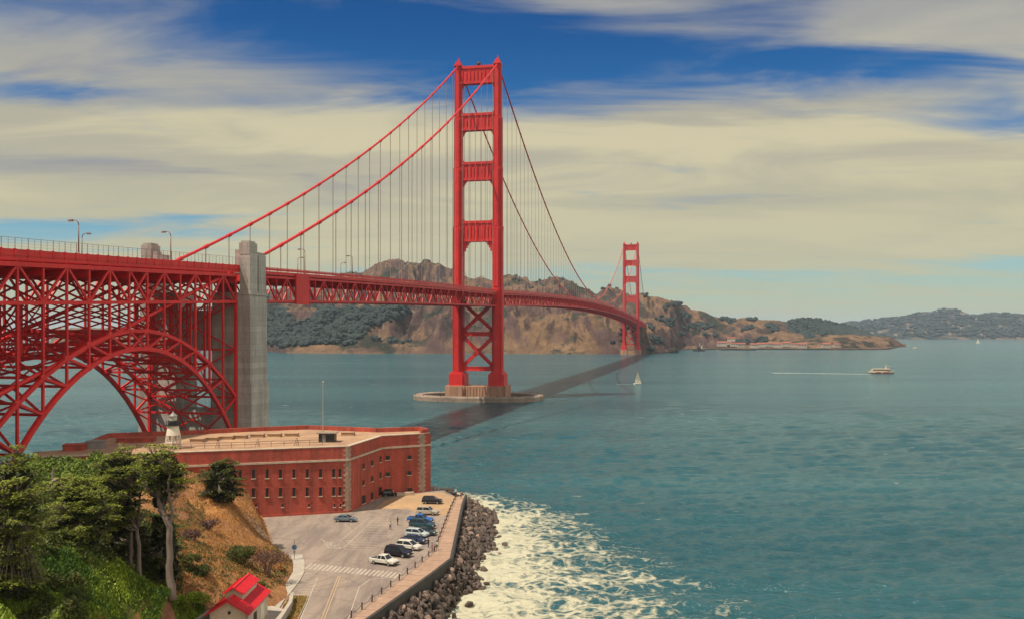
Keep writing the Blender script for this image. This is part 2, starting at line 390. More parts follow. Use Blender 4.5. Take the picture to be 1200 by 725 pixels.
def soil_material():
    m, N, L, b = nodes('hillside_soil')
    p = npos(N)
    a = nnoise(N, L, p, 0.12, 5, 0.65, 0.4); f = nnoise(N, L, p, 1.4, 5, 0.7)
    at = N.new('ShaderNodeAttribute'); at.attribute_name = 'green'
    dry = nmix(N, L, nramp(N, L, a, [(0.35, 0), (0.65, 1)]), (0.24, 0.115, 0.06), (0.42, 0.20, 0.07))
    grn = nmix(N, L, nramp(N, L, f, [(0.35, 0), (0.65, 1)]), (0.04, 0.055, 0.012), (0.10, 0.12, 0.02))
    k = nmath(N, L, 'ADD', at.outputs['Fac'], nmath(N, L, 'MULTIPLY', nmath(N, L, 'SUBTRACT', f, 0.5), 1.2))
    col = nmix(N, L, nramp(N, L, k, [(0.4, 0), (0.6, 1)]), dry, grn)
    rk = N.new('ShaderNodeAttribute'); rk.attribute_name = 'rock'
    rc = nmix(N, L, nramp(N, L, f, [(0.4, 0), (0.6, 1)]), (0.12, 0.085, 0.065), (0.32, 0.25, 0.19))
    col = nmix(N, L, rk.outputs['Fac'], col, rc)
    col = nmix(N, L, 0.6, col, nramp(N, L, f, [(0.3, 0.55), (0.7, 1.25)]), 'MULTIPLY')
    L.new(col, b.inputs['Base Color']); b.inputs['Roughness'].default_value = 0.95; b.inputs['Specular IOR Level'].default_value = 0.1
    bn = N.new('ShaderNodeBump'); bn.inputs['Strength'].default_value = 0.8; bn.inputs['Distance'].default_value = 0.6
    L.new(f, bn.inputs['Height']); L.new(bn.outputs[0], b.inputs['Normal'])
    return m
M['soil'] = soil_material()

def hill_material(name, dry, rock, scrub, scrub_amt, sc=1.0):
    m, N, L, b = nodes(name)
    g = N.new('ShaderNodeNewGeometry'); p = g.outputs['Position']
    a = nnoise(N, L, p, 0.004 * sc, 6, 0.62, 0.4); f = nnoise(N, L, nmap(N, L, p, (1, .6, 1), (0, 0, R(-25))), 0.028 * sc, 6, 0.75, 0.3); s2 = nnoise(N, L, nmap(N, L, p, loc=(900, 40, 7)), 0.009 * sc, 6, 0.68, 0.3)
    sn = N.new('ShaderNodeSeparateXYZ'); L.new(g.outputs['Normal'], sn.inputs[0])
    steep = nmath(N, L, 'ADD', sn.outputs[2], nmath(N, L, 'MULTIPLY', nmath(N, L, 'SUBTRACT', a, 0.5), 0.8))
    col = nmix(N, L, nramp(N, L, steep, [(0.74, 0), (0.97, 1)]), rock, dry)
    col = nmix(N, L, nramp(N, L, s2, [(scrub_amt, 0.0), (scrub_amt + 0.07, 1.0)]), col, scrub)
    col = nmix(N, L, 0.75, col, nramp(N, L, f, [(0.30, 0.4), (0.70, 1.5)]), 'MULTIPLY')
    L.new(col, b.inputs['Base Color']); b.inputs['Roughness'].default_value = 1.0; b.inputs['Specular IOR Level'].default_value = 0.0
    bn = N.new('ShaderNodeBump'); bn.inputs['Strength'].default_value = 1.0; bn.inputs['Distance'].default_value = 14.0
    L.new(f, bn.inputs['Height']); L.new(bn.outputs[0], b.inputs['Normal'])
    return m
M['headland'] = hill_material('headland_ground', (0.175, 0.108, 0.062), (0.090, 0.056, 0.050), (0.040, 0.042, 0.032), 0.52)
M['low_head'] = hill_material('low_headland_ground', (0.24, 0.15, 0.09), (0.13, 0.075, 0.06), (0.045, 0.045, 0.035), 0.48, 2.5)
M['far_hill'] = hill_material('far_hill_ground', (0.16, 0.12, 0.09), (0.10, 0.08, 0.07), (0.035, 0.045, 0.04), 0.44, 0.6)

def water_material():
    m, N, L, b = nodes('sea_water')
    p = npos(N)
    def nz(sx, sy, rz, sc, det, ro, dist=0.0, loc=(0, 0, 0)): return nnoise(N, L, nmap(N, L, p, (sx, sy, 1), (0, 0, R(rz)), loc), sc, det, ro, dist)
    swell = nz(0.25, 1.0, 8, 0.022, 3, 0.5, 0.5)
    chop = nz(0.45, 1.0, 12, 0.16, 5, 0.65, 0.4)
    rip = nz(0.6, 1.0, -6, 0.9, 4, 0.65, 0.3)
    wave = nz(0.3, 1.0, 10, 0.055, 4, 0.6, 0.5, (7, 3, 0))
    wind = nz(0.12, 1.0, 5, 0.010, 5, 0.6, 0.4, (50, 9, 0))
    col = nmix(N, L, nramp(N, L, wind, [(0.36, 0), (0.64, 1)]), (0.015, 0.067, 0.082), (0.030, 0.104, 0.116))
    # foam: dense near the rocks, torn into lace further out
    at = N.new('ShaderNodeAttribute'); at.attribute_name = 'foam'; fo = at.outputs['Fac']
    wp = nmix(N, L, 0.5, nmap(N, L, p, (1, 1, 1)), p)
    dn = N.new('ShaderNodeTexNoise'); L.new(p, dn.inputs['Vector']); dn.inputs['Scale'].default_value = 0.16; dn.inputs['Detail'].default_value = 4
    va = N.new('ShaderNodeVectorMath'); va.operation = 'MULTIPLY_ADD'; L.new(dn.outputs['Color'], va.inputs[0]); va.inputs[1].default_value = (7, 7, 0); L.new(p, va.inputs[2])
    vo = N.new('ShaderNodeTexVoronoi'); vo.feature = 'DISTANCE_TO_EDGE'; L.new(nmap(N, L, va.outputs[0], (0.8, 1.0, 0)), vo.inputs['Vector']); vo.inputs['Scale'].default_value = 0.42
    lace = nramp(N, L, vo.outputs['Distance'], [(0.0, 1.0), (0.22, 0.0)])
    n1 = nz(0.7, 1.0, 20, 0.11, 6, 0.7, 0.8); n2 = nz(0.8, 1, 0, 0.8, 4, 0.7, 0.5)
    k = nmath(N, L, 'ADD', nmath(N, L, 'MULTIPLY', fo, 1.0), nmath(N, L, 'ADD', nmath(N, L, 'MULTIPLY', nmath(N, L, 'SUBTRACT', n1, 0.5), 2.0), nmath(N, L, 'ADD', nmath(N, L, 'MULTIPLY', lace, 0.42), nmath(N, L, 'MULTIPLY', nmath(N, L, 'SUBTRACT', n2, 0.5), 1.3))))
    k = nmath(N, L, 'SUBTRACT', k, nmath(N, L, 'MULTIPLY', nmath(N, L, 'LESS_THAN', fo, 0.02), 5))
    fm = nramp(N, L, k, [(0.57, 0.0), (1.14, 1.0)])
    cap = nz(0.30, 1.0, 4, 0.35, 4, 0.6, 0.3, (3, 77, 0)); capm = nz(0.5, 1, 0, 0.012, 3, 0.5, 0.0, (20, 3, 0))
    caps = nmath(N, L, 'MULTIPLY', nramp(N, L, cap, [(0.66, 0.0), (0.72, 1.0)]), nramp(N, L, capm, [(0.5, 0), (0.6, 0.8)]))
    fm = nmath(N, L, 'MAXIMUM', fm, caps)
    col = nmix(N, L, fm, col, (0.44, 0.415, 0.295))
    L.new(col, b.inputs['Base Color'])
    L.new(nramp(N, L, fm, [(0, 0.16), (1, 0.8)]), b.inputs['Roughness']); b.inputs['IOR'].default_value = 1.33
    b.inputs['Specular IOR Level'].default_value = 0.5
    hgt = nmath(N, L, 'ADD', nmath(N, L, 'MULTIPLY', wave, 2.0), nmath(N, L, 'ADD', nmath(N, L, 'MULTIPLY', chop, 2.4), nmath(N, L, 'MULTIPLY', rip, 0.8)))
    hgt = nmath(N, L, 'ADD', hgt, nmath(N, L, 'MULTIPLY', fm, 0.3))
    bn = N.new('ShaderNodeBump'); bn.inputs['Strength'].default_value = 0.9; bn.inputs['Distance'].default_value = 1.0
    L.new(hgt, bn.inputs['Height']); L.new(bn.outputs[0], b.inputs['Normal'])
    return m
M['water'] = water_material()
M['wake_foam'] = simple('wake_foam', (0.62, 0.62, 0.50), 0.9, (0.2, 0.3, 0.29), 0.4, fine=1.5)
# ------------------------------------------------------------------ water: one sheet out to the horizon
def build_water():
    # still sheet out to the horizon, just under the troughs of the waves
    gx = np.array([-30000, -20000, -8000, -3000, -1200, -500, -200, 0, 200, 500, 1200, 3000, 8000, 20000, 30000.]); gy = np.array([-20000, -8000, -1000, -200, 0, 100, 200, 350, 520, 700, 1000, 1500, 2500, 4000, 7000, 12000, 20000, 30000.])
    X, Y = np.meshgrid(gx, gy); o0 = grid_mesh('deep_water', X, Y, np.full_like(X, -1.3), M['water'], attr={'foam': np.zeros_like(X)}); tag(o0, 'teal strait water reaching the horizon', 'water', kind='structure')
    # the waves themselves, finer where they are near
    ry = [60, 100, 141, 161, 176, 187, 217, 230, 246, 262, 285]
    xs = [-13, -13, -9.5, -6.0, -3.2, -2.4, -4.5, -11, -21, -34, -60]
    xo = [41, 39, 32, 28, 26, 24, 17, 10, 0, -18, -55]
    rows = np.concatenate([np.linspace(880, 398.5, 520), 389.3 + 9.2 * np.linspace(.97, .30, 50)])
    Dd = CAM_H * F / (rows - YH); pxs = np.concatenate([np.linspace(-700, -30, 130), np.linspace(-28, 1228, 900), np.linspace(1232, 1900, 130)])
    PX, D = np.meshgrid(pxs, Dd); X = (PX - CX) / F * D; Y = D.copy()
    step = np.abs(np.gradient(Dd))[:, None]
    r = np.random.default_rng(11); Z = np.zeros_like(X)
    gust = .55 + .45 * np.sin(X * .006 + 1.3 * np.sin(Y * .004) + 2) * np.sin(Y * .0085 + 1.1 * np.sin(X * .005))
    for k in range(110):
        lam = float(np.exp(r.uniform(np.log(2.0), np.log(15)))); th = math.pi / 2 + .22 + r.normal(0, .42); q = 2 * math.pi / lam
        a = .0125 * lam ** .92 * r.uniform(.5, 1.2)
        ph = q * (X * math.cos(th) + Y * math.sin(th)) + r.uniform(0, 6.28)
        w = np.clip((lam / step - 1.3) / 1.6, 0, 1)
        s_ = np.sin(ph); Z += a * .60 * w * (s_ + .25 * np.sin(2 * ph + 1.57)) * (.45 + .55 * gust if lam < 20 else .8)
    # long swell lines rolling in towards the rocks
    sw = np.sin((Y * .985 + X * .10) * .115 + 1.5 * np.sin(X * .012)); Z += .30 * np.clip(sw, -.4, 1) ** 3 * np.exp(-((D - 200) / 120.) ** 2) * 1.6
    a = np.interp(Y, ry, xs); o = np.interp(Y, ry, xo); t = (X - a) / np.maximum(o - a, 2)
    fo = np.where((Y > 62) & (Y < 291) & (X > -62) & (X < 70), np.interp(t, [-5, 0, .22, .38, .6, .85, 1.1, 1.3], [1, 1, .88, .66, .50, .40, .2, 0]), 0) * np.clip((291 - Y) / 20, 0, 1)
    Z += np.where(fo > .3, .22 * np.sin(t * 17 + .25 * Y + 2 * np.sin(Y * .11)) * np.clip(fo, 0, 1), 0)
    Z = np.clip(Z, -1.15, 1.6); Z[-1] = -1.29; Z[0] = -1.2
    o_ = grid_mesh('water', X, Y, Z, M['water'], attr={'foam': fo})
    tag(o_, 'rippled teal water with a belt of white surf along the rocks', 'water', kind='structure')
build_water()

# ------------------------------------------------------------------ the bridge, laid out along its own axis: x across, y along (0 at the near tower), z up
TH = R(12.1); BX, BY = -23.0, 616.0
def W(t, s, z):
    return Vector((BX + math.sin(TH) * s + math.cos(TH) * t, BY + math.cos(TH) * s - math.sin(TH) * t, z))
def rail(s):
    if s < -343: return 65.6 + 0.036 * (s + 343)
    if s < 0:
        u = (s + 343) / 343; return 65.6 + 8.4 * u + 2.7 * u * (1 - u)
    if s <= 1280: return 74 + 11.2 * (1 - ((s - 640) / 640) ** 2)
    return 74 - 0.03 * (s - 1280)
def cable_z(s):
    if s < -343: return 66.2 + 0.335 * (s + 343)
    if s < 0:
        u = -s / 343; return 227.5 + (66.2 - 227.5) * u - 4 * 11.5 * u * (1 - u)
    if s <= 1280: return 227.5 - (227.5 - 86.2) * (1 - ((s - 640) / 640) ** 2)
    u = (s - 1280) / 343; return 227.5 + (68 - 227.5) * u - 4 * 11.5 * u * (1 - u)

bridge = thing('suspension_bridge', (BX, BY, 0), 'long red suspension bridge with two tall portal towers crossing the strait', 'bridge', -TH)
OP = M['orange_paint']
TT = 13.9      # half spacing of the stiffening trusses
CT = 13.7      # half spacing of the cables

def lattice(mb, t, s0, s1, n, top, bot, cw=0.75, web=0.42, start=0, xmid=None):
    """Warren truss with verticals between the curves top(s), bot(s)"""
    S = [s0 + (s1 - s0) * i / n for i in range(n + 1)]
    for i in range(n):
        a, b = S[i], S[i + 1]
        mb.beam((t, a, top(a)), (t, b, top(b)), 0.7, cw); mb.beam((t, a, bot(a)), (t, b, bot(b)), 0.7, cw)
        if xmid is not None and i == xmid:
            mb.beam((t, a, top(a)), (t, b, bot(b)), 0.4, web); mb.beam((t + .02, a, bot(a)), (t + .02, b, top(b)), 0.4, web)
        elif (i + start) % 2 == 0: mb.beam((t, a, bot(a)), (t, b, top(b)), 0.4, web)
        else: mb.beam((t, a, top(a)), (t, b, bot(b)), 0.4, web)
    for s in S: mb.beam((t, s, bot(s)), (t, s, top(s)), 0.36, web * 0.85, up=(0, 1, 0))

TOPC = lambda s: rail(s) - 3.0
BOTC = lambda s: rail(s) - 10.8
def deck_span(s0, s1):
    n = max(2, round((s1 - s0) / 7.62)); n += n % 2
    for t in (-TT, TT):
        mb = MB(); lattice(mb, t, s0, s1, n, TOPC, BOTC); mb.build('stiffening_truss', OP, bridge)
    st = (s1 - s0) / n
    m1 = MB(); m2 = MB(); m34 = {-1: MB(), 1: MB()}
    for i in range(n):
        a, b = s0 + st * i, s0 + st * (i + 1)
        m1.beam((0, a, rail(a) - 2.1), (0, b, rail(b) - 2.1), 18.6, 0.35)                  # roadway slab
        for sg in (-1, 1):
            m3 = m34[sg]
            m1.beam((sg * 11.7, a, rail(a) - 1.5), (sg * 11.7, b, rail(b) - 1.5), 4.7, 0.3, mi=1)   # walkways
            m3.beam((sg * 14.35, a, rail(a) - 1.75), (sg * 14.35, b, rail(b) - 1.75), 0.25, 1.1)  # fascia girder
            m3.beam((sg * 14.3, a, rail(a)), (sg * 14.3, b, rail(b)), 0.16, 0.16)
            m3.beam((sg * 14.3, a, rail(a) - 0.55), (sg * 14.3, b, rail(b) - 0.55), 0.06, 0.75)   # close-set pickets
            m3.beam((sg * 14.3, a, rail(a) - 1.4), (sg * 14.3, a, rail(a)), 0.22, 0.22)
        m2.beam((-TT, a, TOPC(a) - 0.5), (TT, a, TOPC(a) - 0.5), 0.45, 2.1)               # floor beam
        m2.beam((-TT, a, BOTC(a)), (TT, a, BOTC(a)), 0.5, 0.6)
        m2.beam((-TT if i % 2 else 0, a, BOTC(a) + .03), (0 if i % 2 else TT, b, BOTC(b) + .03), 0.45, 0.4)
        m2.beam((TT if i % 2 else 0, a, BOTC(a) - .03), (0 if i % 2 else -TT, b, BOTC(b) - .03), 0.45, 0.4)
    d = m1.build('roadway_deck', [M['asphalt_deck'], OP], bridge)
    for m3 in m34.values(): m3.build('deck_railing', OP, d)
    m2.build('floor_framing', OP, bridge)
deck_span(-338.5, -7.5); deck_span(-7.5, 7.5); deck_span(7.5, 1272.5); deck_span(1272.5, 1287.5); deck_span(1287.5, 1623)

# joint housings over the truss near the pylon and behind the near tower
mb = MB()
for s0, s1, e in ((-311, -300, 0.0), (8.5, 12.0, 0.5)):
    for sg in (-1, 1):
        mb = MB(); a, b = s0, s1
        mb.beam((sg * (TT + 0.75), (a + b) / 2, BOTC(a) - 0.9), (sg * (TT + 0.75), (a + b) / 2, TOPC(a) + 1.6 + e), 0.5, b - a, up=(0, 1, 0))
        for k in range(9):
            z = BOTC(a) - 0.4 + k * 1.2
            mb.beam((sg * (TT + 1.03), a, z), (sg * (TT + 1.03), b, z), 0.06, 0.12)
        mb.beam((sg * (TT + 1.06), a + .3, BOTC(a) - 0.9), (sg * (TT + 1.06), a + .3, TOPC(a) + 1.6 + e), 0.12, 0.35, up=(0, 1, 0))
        mb.beam((sg * (TT + 1.06), b - .3, BOTC(a) - 0.9), (sg * (TT + 1.06), b - .3, TOPC(a) + 1.6 + e), 0.12, 0.35, up=(0, 1, 0))
        mb.build('joint_housing', OP, bridge)
# platform slung under the truss beside the pylon
mb = MB(); mb.box((0, -330, BOTC(-330) - 2.0), (29, 14, 0.4)); 
for k in range(8): mb.box((14.2, -336 + k * 1.7, BOTC(-330) - 1.0), (0.15, 0.15, 1.7))
mb.build('slung_platform', M['grey_metal'], bridge)

# towers: two stepped cellular legs tied by four fluted portal struts above the deck and two crosses below
TIERS = [(18.5, 76, 6.6, 11.5), (76, 117, 6.3, 11.0), (117, 157, 5.8, 9.6), (157, 191, 5.2, 8.2), (191, 226, 4.5, 6.6)]
LT = 13.75
def build_tower(s0, ground):
    mb = MB()
    for sg in (-1, 1):
        t = sg * LT
        def cross(w, l, z0, z1):
            mb.bb(t - w / 2, t + w / 2, s0 - l * .30, s0 + l * .30, z0, z1)
            for e in (-1, 1):
                mb.bb(t - w * .36, t + w * .36, s0 + e * l * .30, s0 + e * l * .43, z0, z1 - .3)
                mb.bb(t - w * .22, t + w * .22, s0 + e * l * .43, s0 + e * l * .5, z0, z1 - .8)
                for k in (-1, 1):        # thin vertical arrises
                    mb.bb(t + k * w * .47 - .12, t + k * w * .47 + .12, s0 + e * (l * .30), s0 + e * (l * .30 + .35), z0, z1 - .2)
            for e in (-1, 1):
                mb.bb(t + e * w / 2, t + e * (w / 2 + .35), s0 - l * .16, s0 + l * .16, z0, z1 - .5)
        for (z0, z1, w, l) in TIERS: cross(w, l, z0, z1)
        for (z0, z1, w, l) in TIERS[1:]: mb.box((t, s0, z0 - 1.2), (w + .9, l * .68, 2.2))
        # stepped plinth
        mb.bb(t - 5.4, t + 5.4, s0 - 5.6, s0 + 5.6, ground, 17.2); mb.bb(t - 4.6, t + 4.6, s0 - 7.4, s0 + 7.4, ground, 17.6); mb.bb(t - 4.0, t + 4.0, s0 - 6, s0 + 6, 17.2, 18.8)
        # saddle housing
        mb.box((t, s0, 226.8), (4.9, 7.2, 1.2)); mb.box((t, s0, 228.3), (3.2, 5.2, 1.9)); mb.box((t, s0, 229.9), (1.8, 2.8, 1.4)); mb.tube([(t, s0, 230), (t, s0, 232.8)], .25, 6)
    tw = mb.build('tower', OP, bridge)
    # portal struts
    for (z0, z1, w, hz) in ((214.2, 225.6, 4.5, 4.2), (182.5, 193.5, 5.2, 5.0), (148.5, 160.5, 5.8, 5.5), (107, 120.5, 6.3, 9.5)):
        mb = MB(); x0 = LT - w / 2 + .1; h = z1 - z0
        mb.bb(-x0, x0, s0 - 2.0, s0 + 2.0, z0, z1)
        for e in (-1, 1):
            mb.bb(-x0, x0, s0 + e * 2.0, s0 + e * 2.6, z1 - 1.5, z1 + .35); mb.bb(-x0, x0, s0 + e * 2.0, s0 + e * 2.55, z0 - .25, z0 + 1.5)
            nr = 9
            for k in range(nr):
                x = -x0 + (k + .5) * 2 * x0 / nr
                dz = (abs(k - (nr - 1) / 2) % 2) * 1.0
                mb.bb(x - .42, x + .42, s0 + e * 2.0, s0 + e * 2.42, z0 + 1.5, z1 - 2.4 - dz)
                mb.bb(x - .18, x + .18, s0 + e * 2.42, s0 + e * 2.7, z0 + 1.5, z1 - 3.2 - dz)
        # stepped corner brackets under and over the opening
        for sg in (-1, 1):
            for k, f in enumerate((0.0, .12, .27, .46, .7)):
                ww = hz * .52 * (1 - f) ** 1.6
                mb.bb(sg * x0, sg * (x0 - ww), s0 - 1.7 + k * .04, s0 + 1.7 - k * .04, z0 - hz * (f + (.12, .15, .19, .24, .3)[k]), z0 - hz * f)
            for k, f in enumerate((0.0, .35, .7)):
                mb.bb(sg * x0, sg * (x0 - 1.8 * (1 - f)), s0 - 1.5 + k * .04, s0 + 1.5 - k * .04, z1 + .05 + 1.6 * f, z1 + .05 + 1.6 * (f + .34))
        mb.build('portal_strut', OP, tw)
    # below the deck
    x0 = LT - 3.2
    for z in (19.5, 43.0):
        mb = MB(); mb.bb(-x0, x0, s0 - 1.5, s0 + 1.5, z, z + 2.6); mb.bb(-x0, x0, s0 - 1.75, s0 + 1.75, z + 2.3, z + 2.75); mb.bb(-x0, x0, s0 - 1.75, s0 + 1.75, z - .15, z + .3)
        mb.build('cross_strut', OP, tw)
    for z0, z1 in ((22.0, 43.0), (45.6, 66.0)):
        mb = MB(); mb.beam((-x0, s0, z0 + .6), (x0, s0, z1 - .6), 2.2, 2.5, up=(0, 1, 0)); mb.beam((-x0, s0 + .05, z1 - .6), (x0, s0 + .05, z0 + .6), 2.1, 2.5, up=(0, 1, 0))
        mb.tube([(0, s0 - 1.4, (z0 + z1) / 2), (0, s0 + 1.4, (z0 + z1) / 2)], 2.3, 8)
        for sx in (-1, 1):
            for zz, sz in ((z0, 1), (z1, -1)):
                mb.add([(sx * x0, s0 - 1.2, zz), (sx * (x0 - 3.2), s0 - 1.2, zz), (sx * x0, s0 - 1.2, zz + sz * 3.4), (sx * x0, s0 + 1.2, zz), (sx * (x0 - 3.2), s0 + 1.2, zz), (sx * x0, s0 + 1.2, zz + sz * 3.4)],
                       [(0, 1, 2), (5, 4, 3), (0, 3, 4, 1), (1, 4, 5, 2), (2, 5, 3, 0)])
        mb.build('cross_brace', OP, tw)
    mb = MB(); mb.blob((0.4, s0, 227.6), (1.5, 1.5, 1.6), 3, 0.02, sub=2); mb.bb(-.4, 1.2, s0 - .8, s0 + .8, 225.9, 226.6); mb.build('beacon', M['rust'], tw)
    return tw
build_tower(0, 9.6); build_tower(1280, 9.6)

for sg in (-1, 1):      # main cables, running on below the deck to the anchorage
    S = list(np.arange(-457.2, 0, 7.62)) + list(np.linspace(0, 1280, 150)) + list(np.linspace(1288, 1623, 40))
    mb = MB(); mb.tube([(sg * CT, s, cable_z(s)) for s in S], 0.52, 8)
    for s in np.arange(-335, 0, 15.24): mb.tube([(sg * CT, s - .7, cable_z(s - .7)), (sg * CT, s + .7, cable_z(s + .7))], 0.74, 8)
    for s in np.arange(15.24, 640, 15.24): mb.tube([(sg * CT, s - .7, cable_z(s - .7)), (sg * CT, s + .7, cable_z(s + .7))], 0.72, 6)
    mb.build('main_cable', OP, bridge, smooth=True)
    # hand ropes
cand = []
for sg in (-1, 1):
    for s in list(np.arange(-335.3 + 15.24, -5, 15.24)) + list(np.arange(15.24, 1270, 15.24)) + list(np.arange(1295.24, 1610, 15.24)):
        cand.append((W(sg * CT, s, 60).length, sg, float(s)))
cand.sort()
rest = MB()
for i, (dist, sg, s) in enumerate(cand):
    mb = MB() if i < 100 else rest
    z0, z1 = rail(s) - 2.6, cable_z(s)
    if z1 - z0 > .5:
        for d in (-.22, .22): mb.tube([(sg * CT, s + d, z0), (sg * CT, s + d, z1)], 0.085, 4, cap=False)
    if i < 100 and mb.v: mb.build('suspender', M['rope'], bridge)
tag(rest.build('suspender', M['rope'], bridge), kind='stuff')

# concrete piers of the towers
def stadium(cx, cy, a, b, n=40):
    """rounded oblong: half length a across, half width b along"""
    r = []
    for i in range(n):
        t = 2 * math.pi * i / n; c, s = math.cos(t), math.sin(t)
        k = 2.6
        r.append((cx + a * math.copysign(abs(c) ** (2 / k), c), cy + b * math.copysign(abs(s) ** (2 / k), s)))
    return r
mb = MB()
for sg in (-1, 1):
    mb.bb(sg * 7.4, sg * 20.8, -9.0, 9.0, -8, 9.6); mb.bb(sg * 8.6, sg * 19.6, -10.4, 10.4, -8, 9.0)
mb.bb(-7.4, 7.4, -7.6, 7.6, -8, 9.3)
for k in range(7): mb.bb(-6.6 + k * 2.1, -5.6 + k * 2.1, -7.95, -7.6, -8, 9.1)
pier = mb.build('concrete_pier', M['pier_concrete'], bridge)
mb = MB()
for sg in (-1, 1):
    mb.bb(sg * 7.4, sg * 20.8, 1270, 1290, -8, 9.6)
mb.bb(-7.4, 7.4, 1272, 1288, -8, 7)
mb.build('concrete_pier', M['pier_concrete'], bridge)
fender = thing('pier_fender', W(0, 0, 0), 'low oval concrete fender wall around the near tower pier', 'fender', -TH)
mb = MB(); n = 64; prof = [(0, -6), (0, 2.6), (-.5, 3.4), (-6.5, 3.4), (-7, 3.0), (-7, -6)]
vs = []; fs = []; K = len(prof)
for i in range(n):
    t = 2 * math.pi * i / n; c, s = math.cos(t), math.sin(t)
    for (o, z) in prof:
        a, b = 44.5 + o, 29 + o
        vs.append((a * math.copysign(abs(c) ** .86, c), b * math.copysign(abs(s) ** .86, s), z))
for i in range(n):
    for j in range(K - 1): fs.append((i * K + j, ((i + 1) % n) * K + j, ((i + 1) % n) * K + j + 1, i * K + j + 1))
mb.add(vs, fs); mb.build('fender_wall', M['fender_concrete'], fender)
mb = MB()
for i in range(0, n, 4):
    t = 2 * math.pi * i / n; c, s = math.cos(t), math.sin(t)
    mb.box((43.4 * math.copysign(abs(c) ** .86, c), 27.9 * math.copysign(abs(s) ** .86, s), 3.8), (.5, .5, .8))
mb.build('mooring_bollard', M['rust'], fender)

# ------------------------------------------------------------------ concrete pylons at the ends of the arch
def build_pylon(s1, base, label):
    """s1: far face; the pylon is 10.6 m long"""
    root = thing('concrete_pylon', W(0, s1 - 5, base), label, 'pylon', -TH)
    mats = M['concrete']; zr = rail(s1)
    for sg in (-1, 1):
        mb = MB(); L0, L1 = -5.5, 5.5
        def b(t0, t1, y0, y1, z0, z1): mb.bb(sg * t0, sg * t1, y0, y1, z0 - base, z1 - base)
        b(5.6, 19.0, L0, L1, base - 8, 30); b(5.9, 18.5, L0 + .25, L1 - .25, 30, 56.5); b(6.2, 18.8, L0 + .1, L1 - .1, 56.5, 57.3)
        b(14.9, 18.0, L0 + .5, L1 - .6, 57.3, zr + 3.9)
        b(14.7, 18.2, L0 + .4, -.4, zr + 3.0, zr + 6.4); b(15.1, 17.8, L0 + .9, -.9, zr + 6.4, zr + 7.0)
        b(13.2, 14.9, L0 + .8, L0 + 3.6, zr - 1, zr + 4.4)
        # pilasters and a sunk vertical slot on the outer face
        b(18.0, 18.3, L0 + .5, -.35, 57.3, zr + 3.9); b(18.0, 18.3, .35, L1 - .6, 57.3, zr + 3.0)
        sh = mb.build('pylon_shaft', mats, root)
        sl_ = MB(); sl_.bb(sg * 17.98, sg * 18.02, -.34, .34, 58 - base, zr + 2.5 - base); sl_.build('slot', M['dark_void'], sh)
    mb = MB(); mb.bb(-5.5, 5.5, -3.5, 3.5, 40 - base, 52 - base); mb.build('cross_wall', mats, root)
    mb = MB(); mb.bb(-5.5, 5.5, -3.5, 3.5, -8, 22 - base); mb.build('base_wall', mats, root)
    return root
build_pylon(-339.2, 6.0, 'grey concrete pylon rising beside the far end of the red arch')
build_pylon(-452.5, 12.0, 'grey concrete pylon hidden behind the near end of the red arch')

